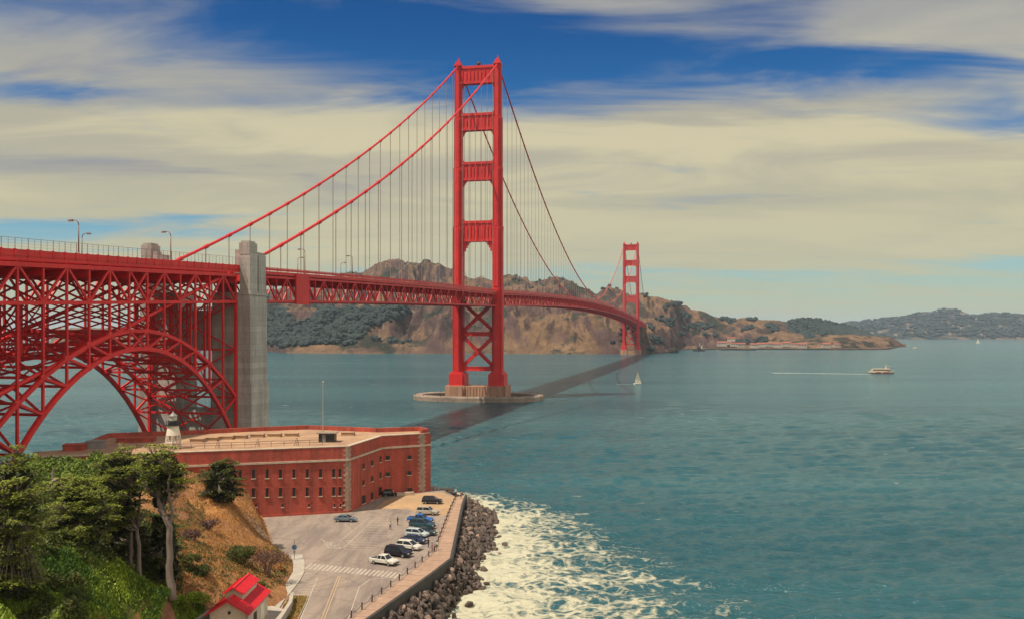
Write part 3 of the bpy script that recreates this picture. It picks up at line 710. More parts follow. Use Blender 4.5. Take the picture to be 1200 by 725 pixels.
# ------------------------------------------------------------------ steel arch over the fort
SA0, SA1, NP = -445.6, -350.6, 13
arch = thing('arch_viaduct', W(0, -397, 0), 'red steel arch viaduct spanning above the brick fort', 'viaduct', -TH)
oy = -397.0
def au(s): x = s + 397.5; return 45.8 - 0.0090 * x * x
def al(s): x = s + 397.5; return 41.3 - 0.0106 * x * x - 1.2e-6 * x ** 4
ATOP = lambda s: rail(s) - 3.0
ABOT = lambda s: rail(s) - 10.9
AT = 14.4
S = [SA0 + (SA1 - SA0) * i / NP for i in range(NP + 1)]
def loc(t, s, z): return (t, s - oy, z)
for t in (-AT, AT):
    up = MB(); lo = MB(); wb = MB(); dt = MB()
    for i in range(NP):
        a, b = S[i], S[i + 1]; m = (a + b) / 2
        up.beam(loc(t, a, au(a)), loc(t, b, au(b)), 0.85, 0.85)
        for q0, q1 in ((a, m), (m, b)): lo.beam(loc(t, q0, al(q0)), loc(t, q1, al(q1)), 0.95, 1.0)
        if i == NP // 2:
            wb.beam(loc(t, a, au(a)), loc(t, b, al(b)), .5, .5); wb.beam(loc(t + .03, a, al(a)), loc(t + .03, b, au(b)), .5, .5)
        elif i < NP // 2: wb.beam(loc(t, a, au(a)), loc(t, b, al(b)), .5, .55)
        else: wb.beam(loc(t, a, al(a)), loc(t, b, au(b)), .5, .55)
    for s in S:
        wb.beam(loc(t, s, al(s)), loc(t, s, au(s)), .5, .55, up=(0, 1, 0))
        up.blob(loc(t, s, au(s)), (.62, .95, .95), 1, 0.02); lo.blob(loc(t, s, al(s)), (.65, .95, .95), 1, 0.02)
    lo.beam(loc(t, S[0], al(S[0])), loc(t, S[0] - 1.2, 8), 1.05, 1.15)
    lo.beam(loc(t, S[-1], al(S[-1])), loc(t, S[-1] + 2.2, 5), 1.05, 1.15)
    rib = lo.build('arch_rib', OP, arch)
    up.build('upper_chord', OP, rib); wb.build('rib_lacing', OP, rib)
    for s in S[1:-1]:
        mb = MB(); mb.beam(loc(t, s, au(s)), loc(t, s, ABOT(s)), .5, .52, up=(0, 1, 0)); mb.build('spandrel_column', OP, arch)
    for s in (S[0], S[-1]):
        mb = MB(); mb.beam(loc(t, s, 8), loc(t, s, ABOT(s)), .8, .85, up=(0, 1, 0)); mb.build('end_column', OP, arch)
    for i in range(NP):
        a, b = S[i], S[i + 1]
        dt.beam(loc(t, a, ATOP(a)), loc(t, b, ATOP(b)), .85, .95); dt.beam(loc(t, a, ABOT(a)), loc(t, b, ABOT(b)), .8, .8)
        if i == NP // 2:
            dt.beam(loc(t, a, ATOP(a)), loc(t, b, ABOT(b)), .45, .5); dt.beam(loc(t + .03, a, ABOT(a)), loc(t + .03, b, ATOP(b)), .45, .5)
        elif (i + (i > NP // 2)) % 2 == 0: dt.beam(loc(t, a, ABOT(a)), loc(t, b, ATOP(b)), .45, .5)
        else: dt.beam(loc(t, a, ATOP(a)), loc(t, b, ABOT(b)), .45, .5)
    for s in S:
        dt.beam(loc(t, s, ABOT(s)), loc(t, s, ATOP(s)), .45, .5, up=(0, 1, 0))
        dt.blob(loc(t, s, ABOT(s)), (.5, .95, .75), 1, .02); dt.blob(loc(t, s, ATOP(s)), (.5, .8, .6), 1, .02)
    dt.build('deck_truss', OP, arch)
# sway frames between the ribs at each panel point, lateral bracing, floor
sw = MB(); lt = MB(); fl = MB()
for i, s in enumerate(S):
    zt, zu, zl = ABOT(s), au(s), al(s)
    for z in (zu, zl): sw.beam(loc(-AT, s, z), loc(AT, s, z), .55, .6)
    def xb(z0, z1, w):
        sw.beam(loc(-AT, s, z0), loc(AT, s, z1), w, w, up=(0, 1, 0)); sw.beam(loc(-AT, s + .04, z1), loc(AT, s + .04, z0), w, w, up=(0, 1, 0))
    xb(zl, zu, .42)
    gap = zt - zu
    k = max(1, round(gap / 16.0))
    for j in range(k):
        z0, z1 = zu + gap * j / k, zu + gap * (j + 1) / k
        if gap > 5: xb(z0, z1, .36)
        sw.beam(loc(-AT, s, z1), loc(AT, s, z1), .45, .5)
        if j and gap > 12:
            sw.beam(loc(-5, s, z0), loc(-5, s, z1), .3, .3, up=(0, 1, 0)); sw.beam(loc(5, s, z0), loc(5, s, z1), .3, .3, up=(0, 1, 0))
    # deck cross frame
    fl.beam(loc(-AT, s, ATOP(s) - .9), loc(AT, s, ATOP(s) - .9), .6, 2.6)
    for x0, x1 in ((-AT, 0), (0, AT)):
        sw.beam(loc(x0, s, ABOT(s) if x0 else ATOP(s) - 2), loc(x1, s, ATOP(s) - 2 if x0 else ABOT(s)), .4, .45, up=(0, 1, 0))
for i in range(NP):
    a, b = S[i], S[i + 1]
    for fz, w in ((au, .42), (al, .46), (ABOT, .36)):
        lt.beam(loc(-AT, a, fz(a)), loc(0, b, fz(b)), w, w); lt.beam(loc(AT, a, fz(a)), loc(0, b, fz(b)), w, w)
        lt.beam(loc(0, a, fz(a)), loc(0, b, fz(b)), .3, .3)
    for x in np.linspace(-12, 12, 9): fl.beam(loc(x, a, ATOP(a) - .2), loc(x, b, ATOP(b) - .2), .3, 1.1)
    fl.beam(loc(0, a, rail(a) - 2.1), loc(0, b, rail(b) - 2.1), 27.5, .4)
# inspection walk between the ribs and thin longitudinal struts in the spandrels
for t in (-AT, AT):
    for i in range(NP):
        a, b = S[i], S[i + 1]
        if min(ABOT(a) - au(a), ABOT(b) - au(b)) > 11:
            za, zb = (ABOT(a) + au(a)) / 2, (ABOT(b) + au(b)) / 2
            if t < 0: lt.beam(loc(t, a, ABOT(a) - 9), loc(t, b, ABOT(b) - 9), .35, .4)
for dz in (0, 1.1):
    for i in range(NP): lt.beam(loc(-4, S[i], al(S[i]) + .8 + dz), loc(-4, S[i + 1], al(S[i + 1]) + .8 + dz), .1, .1)
for i in range(NP):
    for j in range(4):
        f0 = S[i] + (S[i + 1] - S[i]) * j / 4; f1 = S[i] + (S[i + 1] - S[i]) * (j + 1) / 4
        lt.beam(loc(-4, f0, al(f0) + .8), loc(-4, f1, al(f1) + 1.9), .07, .07)
sw.build('sway_bracing', OP, arch); lt.build('lateral_bracing', OP, arch); fl.build('floor_framing', OP, arch)
# second line of bracing posts: the braced towers that stand between the ribs near each end
for s in (S[1], S[2], S[3], S[-2], S[-3]):
    mb = MB()
    for x in (-8.5, -2.8, 2.8, 8.5):
        mb.beam(loc(x, s, au(s)), loc(x, s, ABOT(s)), .5, .55, up=(0, 1, 0))
    for q in range(3):
        x0, x1 = (-8.5, -2.8, 2.8)[q], (-2.8, 2.8, 8.5)[q]
        g = ABOT(s) - au(s)
        if g > 6:
            mb.beam(loc(x0, s, au(s)), loc(x1, s, au(s) + g * .5), .22, .25, up=(0, 1, 0)); mb.beam(loc(x0, s + .03, au(s) + g * .5), loc(x1, s + .03, au(s)), .22, .25, up=(0, 1, 0))
            mb.beam(loc(x0, s, au(s) + g * .5), loc(x1, s, ABOT(s)), .22, .25, up=(0, 1, 0)); mb.beam(loc(x0, s + .03, ABOT(s)), loc(x1, s + .03, au(s) + g * .5), .22, .25, up=(0, 1, 0))
    mb.build('bracing_frame', OP, arch)
# fascia, walkway rail and wire fence; carried on across the near pylon so the deck reaches past the frame
q = np.linspace(-520, -340.5, 50)
for sg in (-1, 1):
    rl = MB(); fn = MB()
    for i in range(len(q) - 1):
        a, b = q[i], q[i + 1]
        rl.beam(loc(sg * 14.75, a, rail(a) - .65), loc(sg * 14.75, b, rail(b) - .65), .2, 1.35); rl.beam(loc(sg * 14.55, a, rail(a) - 1.75), loc(sg * 14.55, b, rail(b) - 1.75), .3, .9)
        rl.beam(loc(sg * 14.75, a, rail(a) - 1.6), loc(sg * 14.75, a, rail(a)), .2, .2); rl.box(loc(sg * 14.8, a, rail(a) - .5), (.3, .6, 1.3))
        rl.beam(loc(sg * 14.7, a, rail(a) - 1.3), loc(sg * 14.7, b, rail(b) - 1.3), .1, .12)
        fn.beam(loc(sg * 14.85, a, rail(a)), loc(sg * 14.85, a, rail(a) + 2.3), .09, .09); fn.beam(loc(sg * 14.85, a, rail(a) + 2.3), loc(sg * 14.85, b, rail(b) + 2.3), .07, .07)
        fn.beam(loc(sg * 14.85, (a + b) / 2, rail(a)), loc(sg * 14.85, (a + b) / 2, rail(a) + 2.3), .05, .05)
        for hh in (.6, 1.2, 1.8): fn.beam(loc(sg * 14.85, a, rail(a) + hh), loc(sg * 14.85, b, rail(b) + hh), .025, .025)
    rl.build('deck_railing', OP, arch); fn.build('wire_fence', M['wire'], arch)
mb = MB(); mb.beam(loc(0, -520, rail(-520) - 2.4), loc(0, SA0, rail(SA0) - 2.4), 29, 1.0); mb.build('approach_slab', OP, arch)

# ------------------------------------------------------------------ street lamps along the deck
def make_lamp(sg):
    r = thing('street_lamp', (0, 0, 0), 'lamp', 'street lamp', -TH, 'tall curved street lamps along the bridge deck')
    mb = MB(); mb.tube([(0, 0, -1.4), (0, 0, .4)], [.26, .22], 8); mb.tube([(0, 0, .4), (0, 0, 6.6)], [.15, .11], 8); 
    mb.tube([(0, 0, 6.6), (-sg * .12, 0, 7.2), (-sg * .5, 0, 7.6), (-sg * 1.1, 0, 7.75), (-sg * 2.0, 0, 7.7)], [.11, .11, .1, .09, .08], 8)
    mb.build('post', M['lamp_metal'], r, smooth=True)
    mb = MB(); mb.add([(-sg * x, y, z) for x, y, z in ((1.5, -.3, 7.55), (2.7, -.3, 7.5), (2.7, .3, 7.5), (1.5, .3, 7.55), (1.6, -.22, 7.9), (2.55, -.2, 7.85), (2.55, .2, 7.85), (1.6, .22, 7.9))],
                      [(3, 2, 1, 0), (4, 5, 6, 7), (0, 1, 5, 4), (1, 2, 6, 5), (2, 3, 7, 6), (3, 0, 4, 7)])
    h = mb.build('lamp_head', M['lamp_metal'], r)
    mb = MB(); mb.box((-sg * 2.1, 0, 7.47), (.9, .42, .1)); mb.build('lens', M['lamp_glass'], h)
    return r
ORD = ['first', 'second', 'third', 'fourth', 'fifth', 'sixth', 'seventh', 'eighth', 'ninth', 'tenth', 'eleventh', 'twelfth', 'thirteenth', 'fourteenth', 'fifteenth', 'sixteenth', 'seventeenth']
for sg, side, ss in ((1, 'near', [-418, -382, -300, -256, -212, -168, -124, -80, -36, 50, 100, 150, 200]), (-1, 'far', [-383, -296, -251, -206, -161, -116, -71, -26, 60, 110, 160])):
    proto = make_lamp(sg); k1 = k2 = k3 = 0
    for i, s in enumerate(ss):
        o = proto if i == 0 else copy_tree(proto)
        o.location = W(sg * 13.0, s, rail(s))
        if s < -343: lab = f'street lamp above the red arch, {"closest to the pylon" if s > -400 else "standing furthest from the pylon"}, {side} railing'
        elif s < 0: lab = f'street lamp on the {side} railing, {ORD[k2]} past the grey pylon towards the near tower'; k2 += 1
        else: lab = f'street lamp on the {side} railing, {ORD[k3]} beyond the near tower'; k3 += 1
        o['label'] = lab
# ------------------------------------------------------------------ land: bluff, lot, road
GZ = 5.7                      # level of the lot
def xy(*pp): return [tuple(U(px, py, GZ))[:2] for px, py in pp]
OUT = xy((545, 580), (541, 590), (527, 655), (505, 672), (430, 725))            # outer edge of the sea walk
INN = xy((535, 582), (528, 597), (509, 647), (490, 663), (411, 725))            # chain line
OUT += [(OUT[-1][0] - 8, 100), (OUT[-1][0] - 10, 88)]; INN += [(INN[-1][0] - 8, 100), (INN[-1][0] - 10, 88)]
LOT = [(-38, 88)] + xy((338, 700), (352, 676), (346, 657), (320, 643), (306, 606)) + [(-58, 203), (-30, 224), (-15, 231)] + xy((520, 574)) + INN
def pip(X, Y, poly):
    ins = np.zeros(X.shape, bool); n = len(poly)
    for i in range(n):
        x0, y0 = poly[i]; x1, y1 = poly[(i + 1) % n]
        c = ((y0 > Y) != (y1 > Y)) & (X < (x1 - x0) * (Y - y0) / ((y1 - y0) + 1e-12) + x0); ins ^= c
    return ins
def pdist(X, Y, poly, closed=True):
    d = np.full(X.shape, 1e9); n = len(poly)
    for i in range(n if closed else n - 1):
        x0, y0 = poly[i]; x1, y1 = poly[(i + 1) % n]
        dx, dy = x1 - x0, y1 - y0; t = np.clip(((X - x0) * dx + (Y - y0) * dy) / (dx * dx + dy * dy + 1e-9), 0, 1)
        d = np.minimum(d, np.hypot(X - x0 - t * dx, Y - y0 - t * dy))
    return d
CP = [P(200, 697, 108), P(160, 683, 112), P(262, 586, 163), P(215, 588, 152), P(298, 606, 174), P(312, 634, 169), P(235, 602, 158), P(250, 650, 140), P(228, 690, 122), P(282, 640, 152), P(318, 668, 148),
      P(100, 640, 103), P(0, 640, 97), P(100, 700, 88), P(0, 725, 68), P(200, 722, 97), P(225, 725, 106), P(100, 562, 150), P(40, 548, 160), P(150, 547, 166), P(180, 560, 165), P(205, 555, 172), P(60, 600, 125), P(130, 600, 132),
      P(250, 570, 176), P(225, 556, 180), P(285, 600, 172)]
CP = [tuple(c) for c in CP] + [(0, 0, 42.5), (-20, 0, 43), (20, -10, 42), (-60, 0, 43), (-120, 20, 40), (-40, 30, 30), (-70, 50, 27), (-15, 30, 31), (-20, 55, 20), (-38, 60, 20), (-30, 80, 8), (-50, 85, 12), (-22, 78, 8), (-40, 100, 7), (-130, 100, 30), (-140, 150, 26), (-150, 180, 18),
      (-110, 165, 21), (-100, 185, 16), (-110, 195, 8), (-60, 188, 15), (-50, 192, 7.5), (-36, 118, 6.9), (-33.5, 126, 6.6), (-40, 122, 7.0), (-42, 112, 8.0), (-36, 108, 6.8), (-80, 195, 10), (10, 20, 32), (20, 40, 12), (-5, 70, 6), (-10, 88, 5.5), (60, 0, 30), (-160, 30, 40), (0, -60, 46), (-120, -60, 46)]
CPa = np.array(CP)
def rbf_fit():
    d = np.hypot(CPa[:, None, 0] - CPa[None, :, 0], CPa[:, None, 1] - CPa[None, :, 1])
    n = len(CPa); A = np.zeros((n + 3, n + 3)); A[:n, :n] = -d - np.eye(n) * 0.5; Pm = np.c_[np.ones(n), CPa[:, :2]]
    A[:n, n:] = Pm; A[n:, :n] = Pm.T
    return np.linalg.solve(A, np.r_[CPa[:, 2], 0, 0, 0])
RW = rbf_fit()
def land_z(X, Y):
    X = np.asarray(X, float); Y = np.asarray(Y, float)
    z = RW[-3] + RW[-2] * X + RW[-1] * Y
    for i in range(len(CPa)): z = z - RW[i] * np.hypot(X - CPa[i, 0], Y - CPa[i, 1])
    ins = pip(X, Y, LOT); d = np.where(ins, 0, pdist(X, Y, LOT))
    bank = np.where(X < -40.5, 1.9, 0.55)
    z = np.minimum(z, GZ - .12 + d * bank + np.where(d > 0, d * d * .05, 0))
    # seaward side: drops away under the rocks
    xe = np.interp(Y, [p[1] for p in OUT[::-1]], [p[0] for p in OUT[::-1]])
    sea = X - (xe - 1.0)
    z = np.where((sea > 0) & (Y > 60), np.minimum(z, GZ - .2 - np.clip(sea * .62, 0, 12)), z)
    z = np.where((sea > 0) & (Y <= 60), np.minimum(z, np.maximum(44 - Y * .6 - sea * .9, -3)), z)
    # north and west edge of the land behind the fort
    z = np.where(Y > 226, np.minimum(z, GZ - .2 - (Y - 226) * .28), z)
    z = np.where(X < -104, np.minimum(z, np.maximum(30 - np.maximum(Y - 172, 0) * 1.0, -3)), z)
    return np.maximum(z, -4)
def land_pt(x, y): return float(land_z(np.array([x]), np.array([y]))[0])
def build_land():
    gx = np.concatenate([[-400, -300, -220, -190], np.arange(-170, -20, 1.0), np.arange(-20, 22, 1.5), [30, 45, 70, 110]]); gy = np.concatenate([[-400, -200, -120, -80, -50, -30, -15], np.arange(-8, 100, 3.0), np.arange(100, 250, 1.0)])
    X, Y = np.meshgrid(gx, gy); Z = land_z(X, Y)
    dl = np.where(pip(X, Y, LOT), 0, pdist(X, Y, LOT))
    nz = np.array([[noise.fractal(Vector((x * .12, y * .12, 1.7)), 1, 2, 5) for x in gx] for y in gy])
    n2 = np.array([[noise.fractal(Vector((x * .45, y * .45, 8.7)), 1, 2, 4) for x in gx] for y in gy])
    k = np.clip(dl / 6, 0, 1) * np.clip((Y - 20) / 40, 0, 1); Z = Z + (nz * .9 + n2 * .35) * k
    # how green: the left slope; the bluff by the lot is dry
    gr = np.clip((-(X + 55) / 12), 0, 1) * np.clip((168 - Y) / 20 + (-(X + 70) / 10), 0, 1)
    gr = np.maximum(gr, np.clip((126 - Y) / 12, 0, 1) * np.clip((-X - 40) / 5, 0, 1))
    # exposed rock at the corner of the bluff
    rk = np.clip(1 - pdist(X, Y, [tuple(P(306, 612, 172))[:2], tuple(P(318, 640, 166))[:2]], False) / 4.5, 0, 1)
    o = grid_mesh('ground', X, Y, Z, M['soil'], attr={'green': gr, 'rock': rk})
    tag(o, 'grassy bluff with a dry orange bank falling to the car park', 'hillside', kind='structure')
build_land()

mb = MB(); mb.prism([p for p in LOT], GZ - 1.2, GZ); tag(mb.build('parking_lot', M['asphalt']), kind='structure')
WALK = INN + OUT[::-1]
mb = MB(); mb.prism(WALK, GZ - 1.0, GZ + .14)
tag(mb.build('sea_walk', M['walk']), kind='structure')
# expansion joints in the walk
def lerp2(a, b, t): return (a[0] + (b[0] - a[0]) * t, a[1] + (b[1] - a[1]) * t)
def along(poly, step, y_stop=118):
    r = []; acc = 0
    for a, b in zip(poly[:-1], poly[1:]):
        L_ = math.hypot(b[0] - a[0], b[1] - a[1]); s = acc
        while s < L_:
            r.append(lerp2(a, b, s / L_)); s += step
        acc = s - L_
    return [p for p in r if p[1] > y_stop]
mb = MB()
for a, b in zip(INN[:-1], INN[1:]):
    pass
jj = along(INN, 3.2); oo = np.array(OUT)
for p in jj:
    # nearest place on the outer edge
    best = None
    for a, b in zip(OUT[:-1], OUT[1:]):
        for t in np.linspace(0, 1, 40):
            q = lerp2(a, b, t); d = math.hypot(q[0] - p[0], q[1] - p[1])
            if best is None or d < best[0]: best = (d, q)
    q = best[1]; mb.beam((p[0], p[1], GZ + .143), (q[0], q[1], GZ + .143), .07, .006)
tag(mb.build('walk_joints', M['wet_wall']), kind='structure')
# the seawall under the walk, its top a low dark lip
mb = MB()
for a, b in zip(OUT[:-1], OUT[1:]):
    mb.beam((a[0] + .25, a[1], GZ - 2.0), (b[0] + .25, b[1], GZ - 2.0), .5, 4.5)
tag(mb.build('seawall', M['wet_wall'], None, (OUT[2][0], OUT[2][1], 2)), 'dark wet seawall edging the tan sea walk above the rocks', 'wall')

# sandy apron in front of the bastion
mb = MB(); mb.sheet(xy((452, 585.5), (470, 580.5), (494, 577.5), (520, 576.5), (533, 583), (522, 604), (500, 604), (478, 596), (440, 595)), GZ + .004)
tag(mb.build('sand_apron', M['sandy']), kind='structure')
# paint
mk = MB(); ym = MB()
def stripe(mb_, p0, p1, w, z=GZ + .008):
    a = U(*p0, GZ); b = U(*p1, GZ); mb_.beam((a.x, a.y, z), (b.x, b.y, z), w, .004)
for k in range(22):                                             # long crossing
    f = k / 21; x = 361 + f * 104; y = 662 + f * 11
    stripe(mk, (x - 3.2, y + 3.8), (x + 4.2, y - 2.5), .40)
for k in range(14):
    f = k / 13
    stripe(mk, (381 + 21 * f * 0 + (0) + f * 38, 640 - f * 34), (381 + f * 38 + 24, 640 - f * 34 + .8), .12)
for k in range(13):
    f = k / 12
    stripe(mk, (402 + f * 34, 643 - f * 34), (402 + f * 34 + 34, 643 - f * 34 + 1.0), .12)
stripe(mk, (398, 634), (432, 606), .16); stripe(mk, (402, 642), (437, 609), .16)
for k in range(8): stripe(mk, (378 + k * 3.6, 632 + k * 1.4), (386 + k * 3.2, 642 + k * .2), .12)
stripe(mk, (376, 631), (402, 643), .14)
stripe(mk, (372, 676), (352, 725), .16); stripe(mk, (421, 687), (408, 725), .14); stripe(mk, (434, 678), (421, 687), .14); stripe(mk, (460, 676), (434, 678), .14)
for k in range(8): stripe(mk, (349 + k * .5, 693 - k * 3.0), (372 - k * .4, 692 - k * 3.0), .12)
for k in range(10):                                             # stalls along the sea walk
    a = (470 + k * 4.6, 668 - k * 7.2); stripe(mk, a, (a[0] + 26, a[1] + 3), .11)
stripe(ym, (399, 674), (380, 725), .16); stripe(ym, (396.5, 674), (376.5, 725), .16)
tag(mk.build('road_markings', M['marking']), kind='structure'); tag(ym.build('road_centre_line', M['yellow_marking']), kind='structure')
# footway on the left of the road, its kerb, and the grass verge
FWC = xy((347.5, 650), (350.5, 660), (350, 670), (344, 681), (335, 692), (325, 704), (314, 722), (300, 745))
mb = MB(); fl_v = []
for i, p in enumerate(FWC):
    a = FWC[max(i - 1, 0)]; b = FWC[min(i + 1, len(FWC) - 1)]; d = Vector((b[0] - a[0], b[1] - a[1])).normalized(); nn = Vector((-d.y, d.x)) * .95; fl_v.append(((p[0] + nn.x, p[1] + nn.y), (p[0] - nn.x, p[1] - nn.y)))
mb.prism([q[0] for q in fl_v] + [q[1] for q in fl_v[::-1]], GZ - .5, GZ + .14); tag(mb.build('footway', M['kerb']), kind='structure')
VG = xy((340, 697), (362, 698), (359, 706), (343, 740), (322, 740), (330, 712))
mb = MB(); mb.prism(VG, GZ - .3, GZ + .18); vk = mb.build('verge_kerb', M['kerb']); tag(vk, kind='structure')
cxv = sum(p[0] for p in VG) / len(VG); cyv = sum(p[1] for p in VG) / len(VG)
VG2 = [(cxv + (p[0] - cxv) * .94, cyv + (p[1] - cyv) * .94) for p in VG]
mb = MB(); mb.sheet(VG2, GZ + .186); tag(mb.build('verge_lawn', M['soil']), kind='structure')

# ------------------------------------------------------------------ chain fence along the walk
chain = thing('chain_fence', (INN[2][0], INN[2][1], GZ), 'low chain fence of dark iron posts between the car park and sea walk', 'fence')
pts = along(INN, 3.9)
for i, p in enumerate(pts):
    mb = MB(); b = (p[0] - INN[2][0], p[1] - INN[2][1])
    mb.tube([(b[0], b[1], 0), (b[0], b[1], .12), (b[0], b[1], .14), (b[0], b[1], 1.0), (b[0], b[1], 1.05), (b[0], b[1], 1.18)], [.17, .17, .11, .10, .14, .06], 8)
    mb.build('post', M['rust'], chain)
mb = MB()
for p, q in zip(pts[:-1], pts[1:]):
    mb.tube([(p[0] + (q[0] - p[0]) * t - INN[2][0], p[1] + (q[1] - p[1]) * t - INN[2][1], .95 - 1.5 * t * (1 - t)) for t in np.linspace(0, 1, 8)], .04, 5)
mb.build('chain', M['rust'], chain)

# ------------------------------------------------------------------ the fort
FZ = 20.1
C0 = (-36.0, 199.6); RC = (-31.6, 219.6); B1 = (-22.3, 224.7); B2 = (-20.4, 227.0)
FP = [C0, RC, B1, B2, (-23.5, 232), (-34, 229), (-53, 236), (-65, 231), (-80.6, 223), (-97, 217), (-93.5, 196), (-101, 191), (-96.5, 181.5)]
fort = thing('brick_fort', (C0[0], C0[1], GZ), 'large red brick fort with slit windows and a flat sandy roof', 'fort')
fo = (C0[0], C0[1], GZ)
def fb(mb, name, mat, parent=fort): 
    mb.v = [(x - fo[0], y - fo[1], z - fo[2]) for x, y, z in mb.v]
    return mb.build(name, mat, parent)
mb = MB(); mb.prism(FP, GZ - 4, FZ - .02); walls = fb(mb, 'wall', M['brick'])
def inset(poly, d):
    n = len(poly); r = []
    ar = sum(poly[i][0] * poly[(i + 1) % n][1] - poly[(i + 1) % n][0] * poly[i][1] for i in range(n)); sg = 1 if ar > 0 else -1
    for i in range(n):
        a, b, c = Vector((*poly[i - 1], 0)), Vector((*poly[i], 0)), Vector((*poly[(i + 1) % n], 0))
        n1 = Vector((-(b - a).y, (b - a).x, 0)).normalized() * sg; n2 = Vector((-(c - b).y, (c - b).x, 0)).normalized() * sg
        k = (n1 + n2); k = k / max(.35, k.length_squared / 2) ; r.append((b.x + k.x * d, b.y + k.y * d))
    return r
FI = inset(FP, .25)
mb = MB(); mb.prism(FI, FZ - .5, FZ + .10); fb(mb, 'roof', M['roof_sand'])
# low parapet on the seaward sides
mb = MB(); FE = inset(FP, .55)
for i in range(2, 10):
    a, b = FE[i], FE[(i + 1) % len(FE)]; mb.beam((a[0], a[1], FZ + .55), (b[0], b[1], FZ + .55), .7, 1.2)
fb(mb, 'parapet', M['brick'])
mb = MB(); FE2 = inset(FP, .5)
for a, b in ((12, 0), (0, 1), (1, 2), (2, 3)):
    a, b = FE2[a], FE2[b]; mb.beam((a[0], a[1], FZ + .16), (b[0], b[1], FZ + .16), 1.15, .16)
fb(mb, 'coping', M['stone'])
# string course
mb = MB(); FO = inset(FP, -.10)
for a, b in ((12, 0), (0, 1), (1, 2), (2, 3), (3, 4)):
    a, b = FO[a], FO[b]; mb.beam((a[0], a[1], 17.3), (b[0], b[1], 17.3), .34, .42)
fb(mb, 'string_course', M['stone'])
mb = MB(); FO3 = inset(FP, -.04)
for a, b in ((12, 0), (0, 1), (1, 2)):
    a, b = FO3[a], FO3[b]; mb.beam((a[0], a[1], 5.9), (b[0], b[1], 5.9), .3, .5)
fb(mb, 'plinth', M['brick'])
def wall_frame(a, b):
    a = Vector((*a, 0)); b = Vector((*b, 0)); d = (b - a).normalized(); nrm = Vector((d.y, -d.x, 0)); return a, d, nrm, (b - a).length
def quoin(a, b, at_start):
    A, d, nn, L_ = wall_frame(a, b); mb = MB(); z = GZ - .3; k = 0
    while z < FZ - .35:
        w = 1.15 if k % 2 else .75; o = w / 2 if at_start else L_ - w / 2
        c = A + d * o; mb.box((c.x + nn.x * .03, c.y + nn.y * .03, z + .27), (w, .16, .50), math.atan2(d.y, d.x)); z += .55; k += 1
    return fb(mb, 'quoin', M['quoin_stone'])
LW = (-96.5, 181.5)
quoin(LW, C0, False); quoin(C0, RC, True); quoin(RC, B1, False); quoin(B1, B2, True)
def opening(a, b, px, py, w, h, kind='window', arch_top=False):
    """an opening on wall a-b where the photograph shows it"""
    A, d, nn, L_ = wall_frame(a, b)
    r = (px - CX) / F       # x = r*y on the wall line
    t = (r * A.y - A.x) / (d.x - r * d.y); c = A + d * t; z = CAM_H - (py - YH) / F * c.y
    ang = math.atan2(d.y, d.x)
    def bx(mb, du, dz, sw, sh, out, th, mi=0): q = c + d * du + nn * out; mb.box((q.x, q.y, z + dz), (sw, th, sh), ang, mi)
    mb = MB(); f_ = .14
    bx(mb, 0, h / 2 + f_ / 2, w + 2 * f_, f_ * 1.3, .05, .18, 1); bx(mb, 0, -h / 2 - f_ / 2, w + 2 * f_ + .1, f_ * 1.3, .08, .24)
    for sg in (-1, 1): bx(mb, sg * (w / 2 + f_ / 2), 0, f_, h - .02, .03, .14, 1)
    fr = fb(mb, kind, [M['stone'], M['brick']])
    mb = MB(); bx(mb, 0, 0, w, h, .0, .06); fb(mb, 'pane', M['dark_void'], fr)
for px, dy in ((224, 0), (238, 0), (252, 0), (266, 0), (281.5, 0), (297, 0), (313, 0), (328.7, 0), (344.4, 0), (360, 0), (375.6, 0), (391, 0), (398.3, 0)):
    sl = (408 - px) * .012
    opening(LW, C0, px, 553.5 + sl, .62, 1.95); opening(LW, C0, px, 575 + sl * 1.3, .62, 1.95)
for px in (300, 331, 362, 392, 399): opening(LW, C0, px, 591.5, .28, .8)
opening(LW, C0, 402.5, 589, .35, .9)
for x, y in ((867, 165), (903, 152), (867, 233), (903, 217)): opening(C0, RC, 180 + x * .2833, 500 + y * .283 - 1, 1.3, 1.25)
for x, y, w, h in ((868, 302, 2.2, 1.9), (902, 290, 1.6, 1.9), (938, 272, 2.6, 2.6), (938, 135, 1.1, 1.5), (938, 203, 1.1, 1.5)): opening(C0, RC, 180 + x * .2833, 500 + y * .283 - 1, w, h, 'doorway' if y > 250 else 'window')
for x, y in ((968, 130), (1058, 128), (968, 198), (1058, 193)): opening(RC, B1, 180 + x * .2833, 500 + y * .283 - 1, 1.05, 1.0)
opening(RC, B1, 454.5, 577.5, 1.9, 2.2, 'doorway'); opening(RC, B1, 480, 574.5, 1.25, 1.5, 'doorway')
# gun platforms on the roof
for px, py in ((248, 515.5), (266, 514), (282, 513), (302, 511.5), (322, 511), (342, 510.5), (408, 509.3), (232, 517)):
    p = U(px, py, FZ + .1); mb = MB(); mb.box((p.x, p.y, FZ + .42), (3.0, 2.2, .7)); mb.box((p.x, p.y, FZ + .83), (3.2, 2.4, .12)); fb(mb, 'gun_platform', M['roof_sand'])
# west bastion blocks
for px, py, s, m_ in ((88, 527, (4.2, 3, 1.3), 'brick'), (160, 517, (8, 4, 1.0), 'brick'), (112, 525, (3.4, 2.5, 1.7), 'grey_metal')):
    p = U(px, py, FZ + .1); mb = MB(); mb.box((p.x, p.y, FZ + s[2] / 2), s, .2); mb.box((p.x, p.y, FZ + s[2] + .08), (s[0] + .3, s[1] + .3, .16), .2); fb(mb, 'roof_housing', M[m_])
# bench and step by the bastion
mb = MB(); p = U(475, 580, GZ)
mb.box((p.x, p.y, GZ + .4), (4.2, .8, .8), .3); fb(mb, 'step', M['stone'])

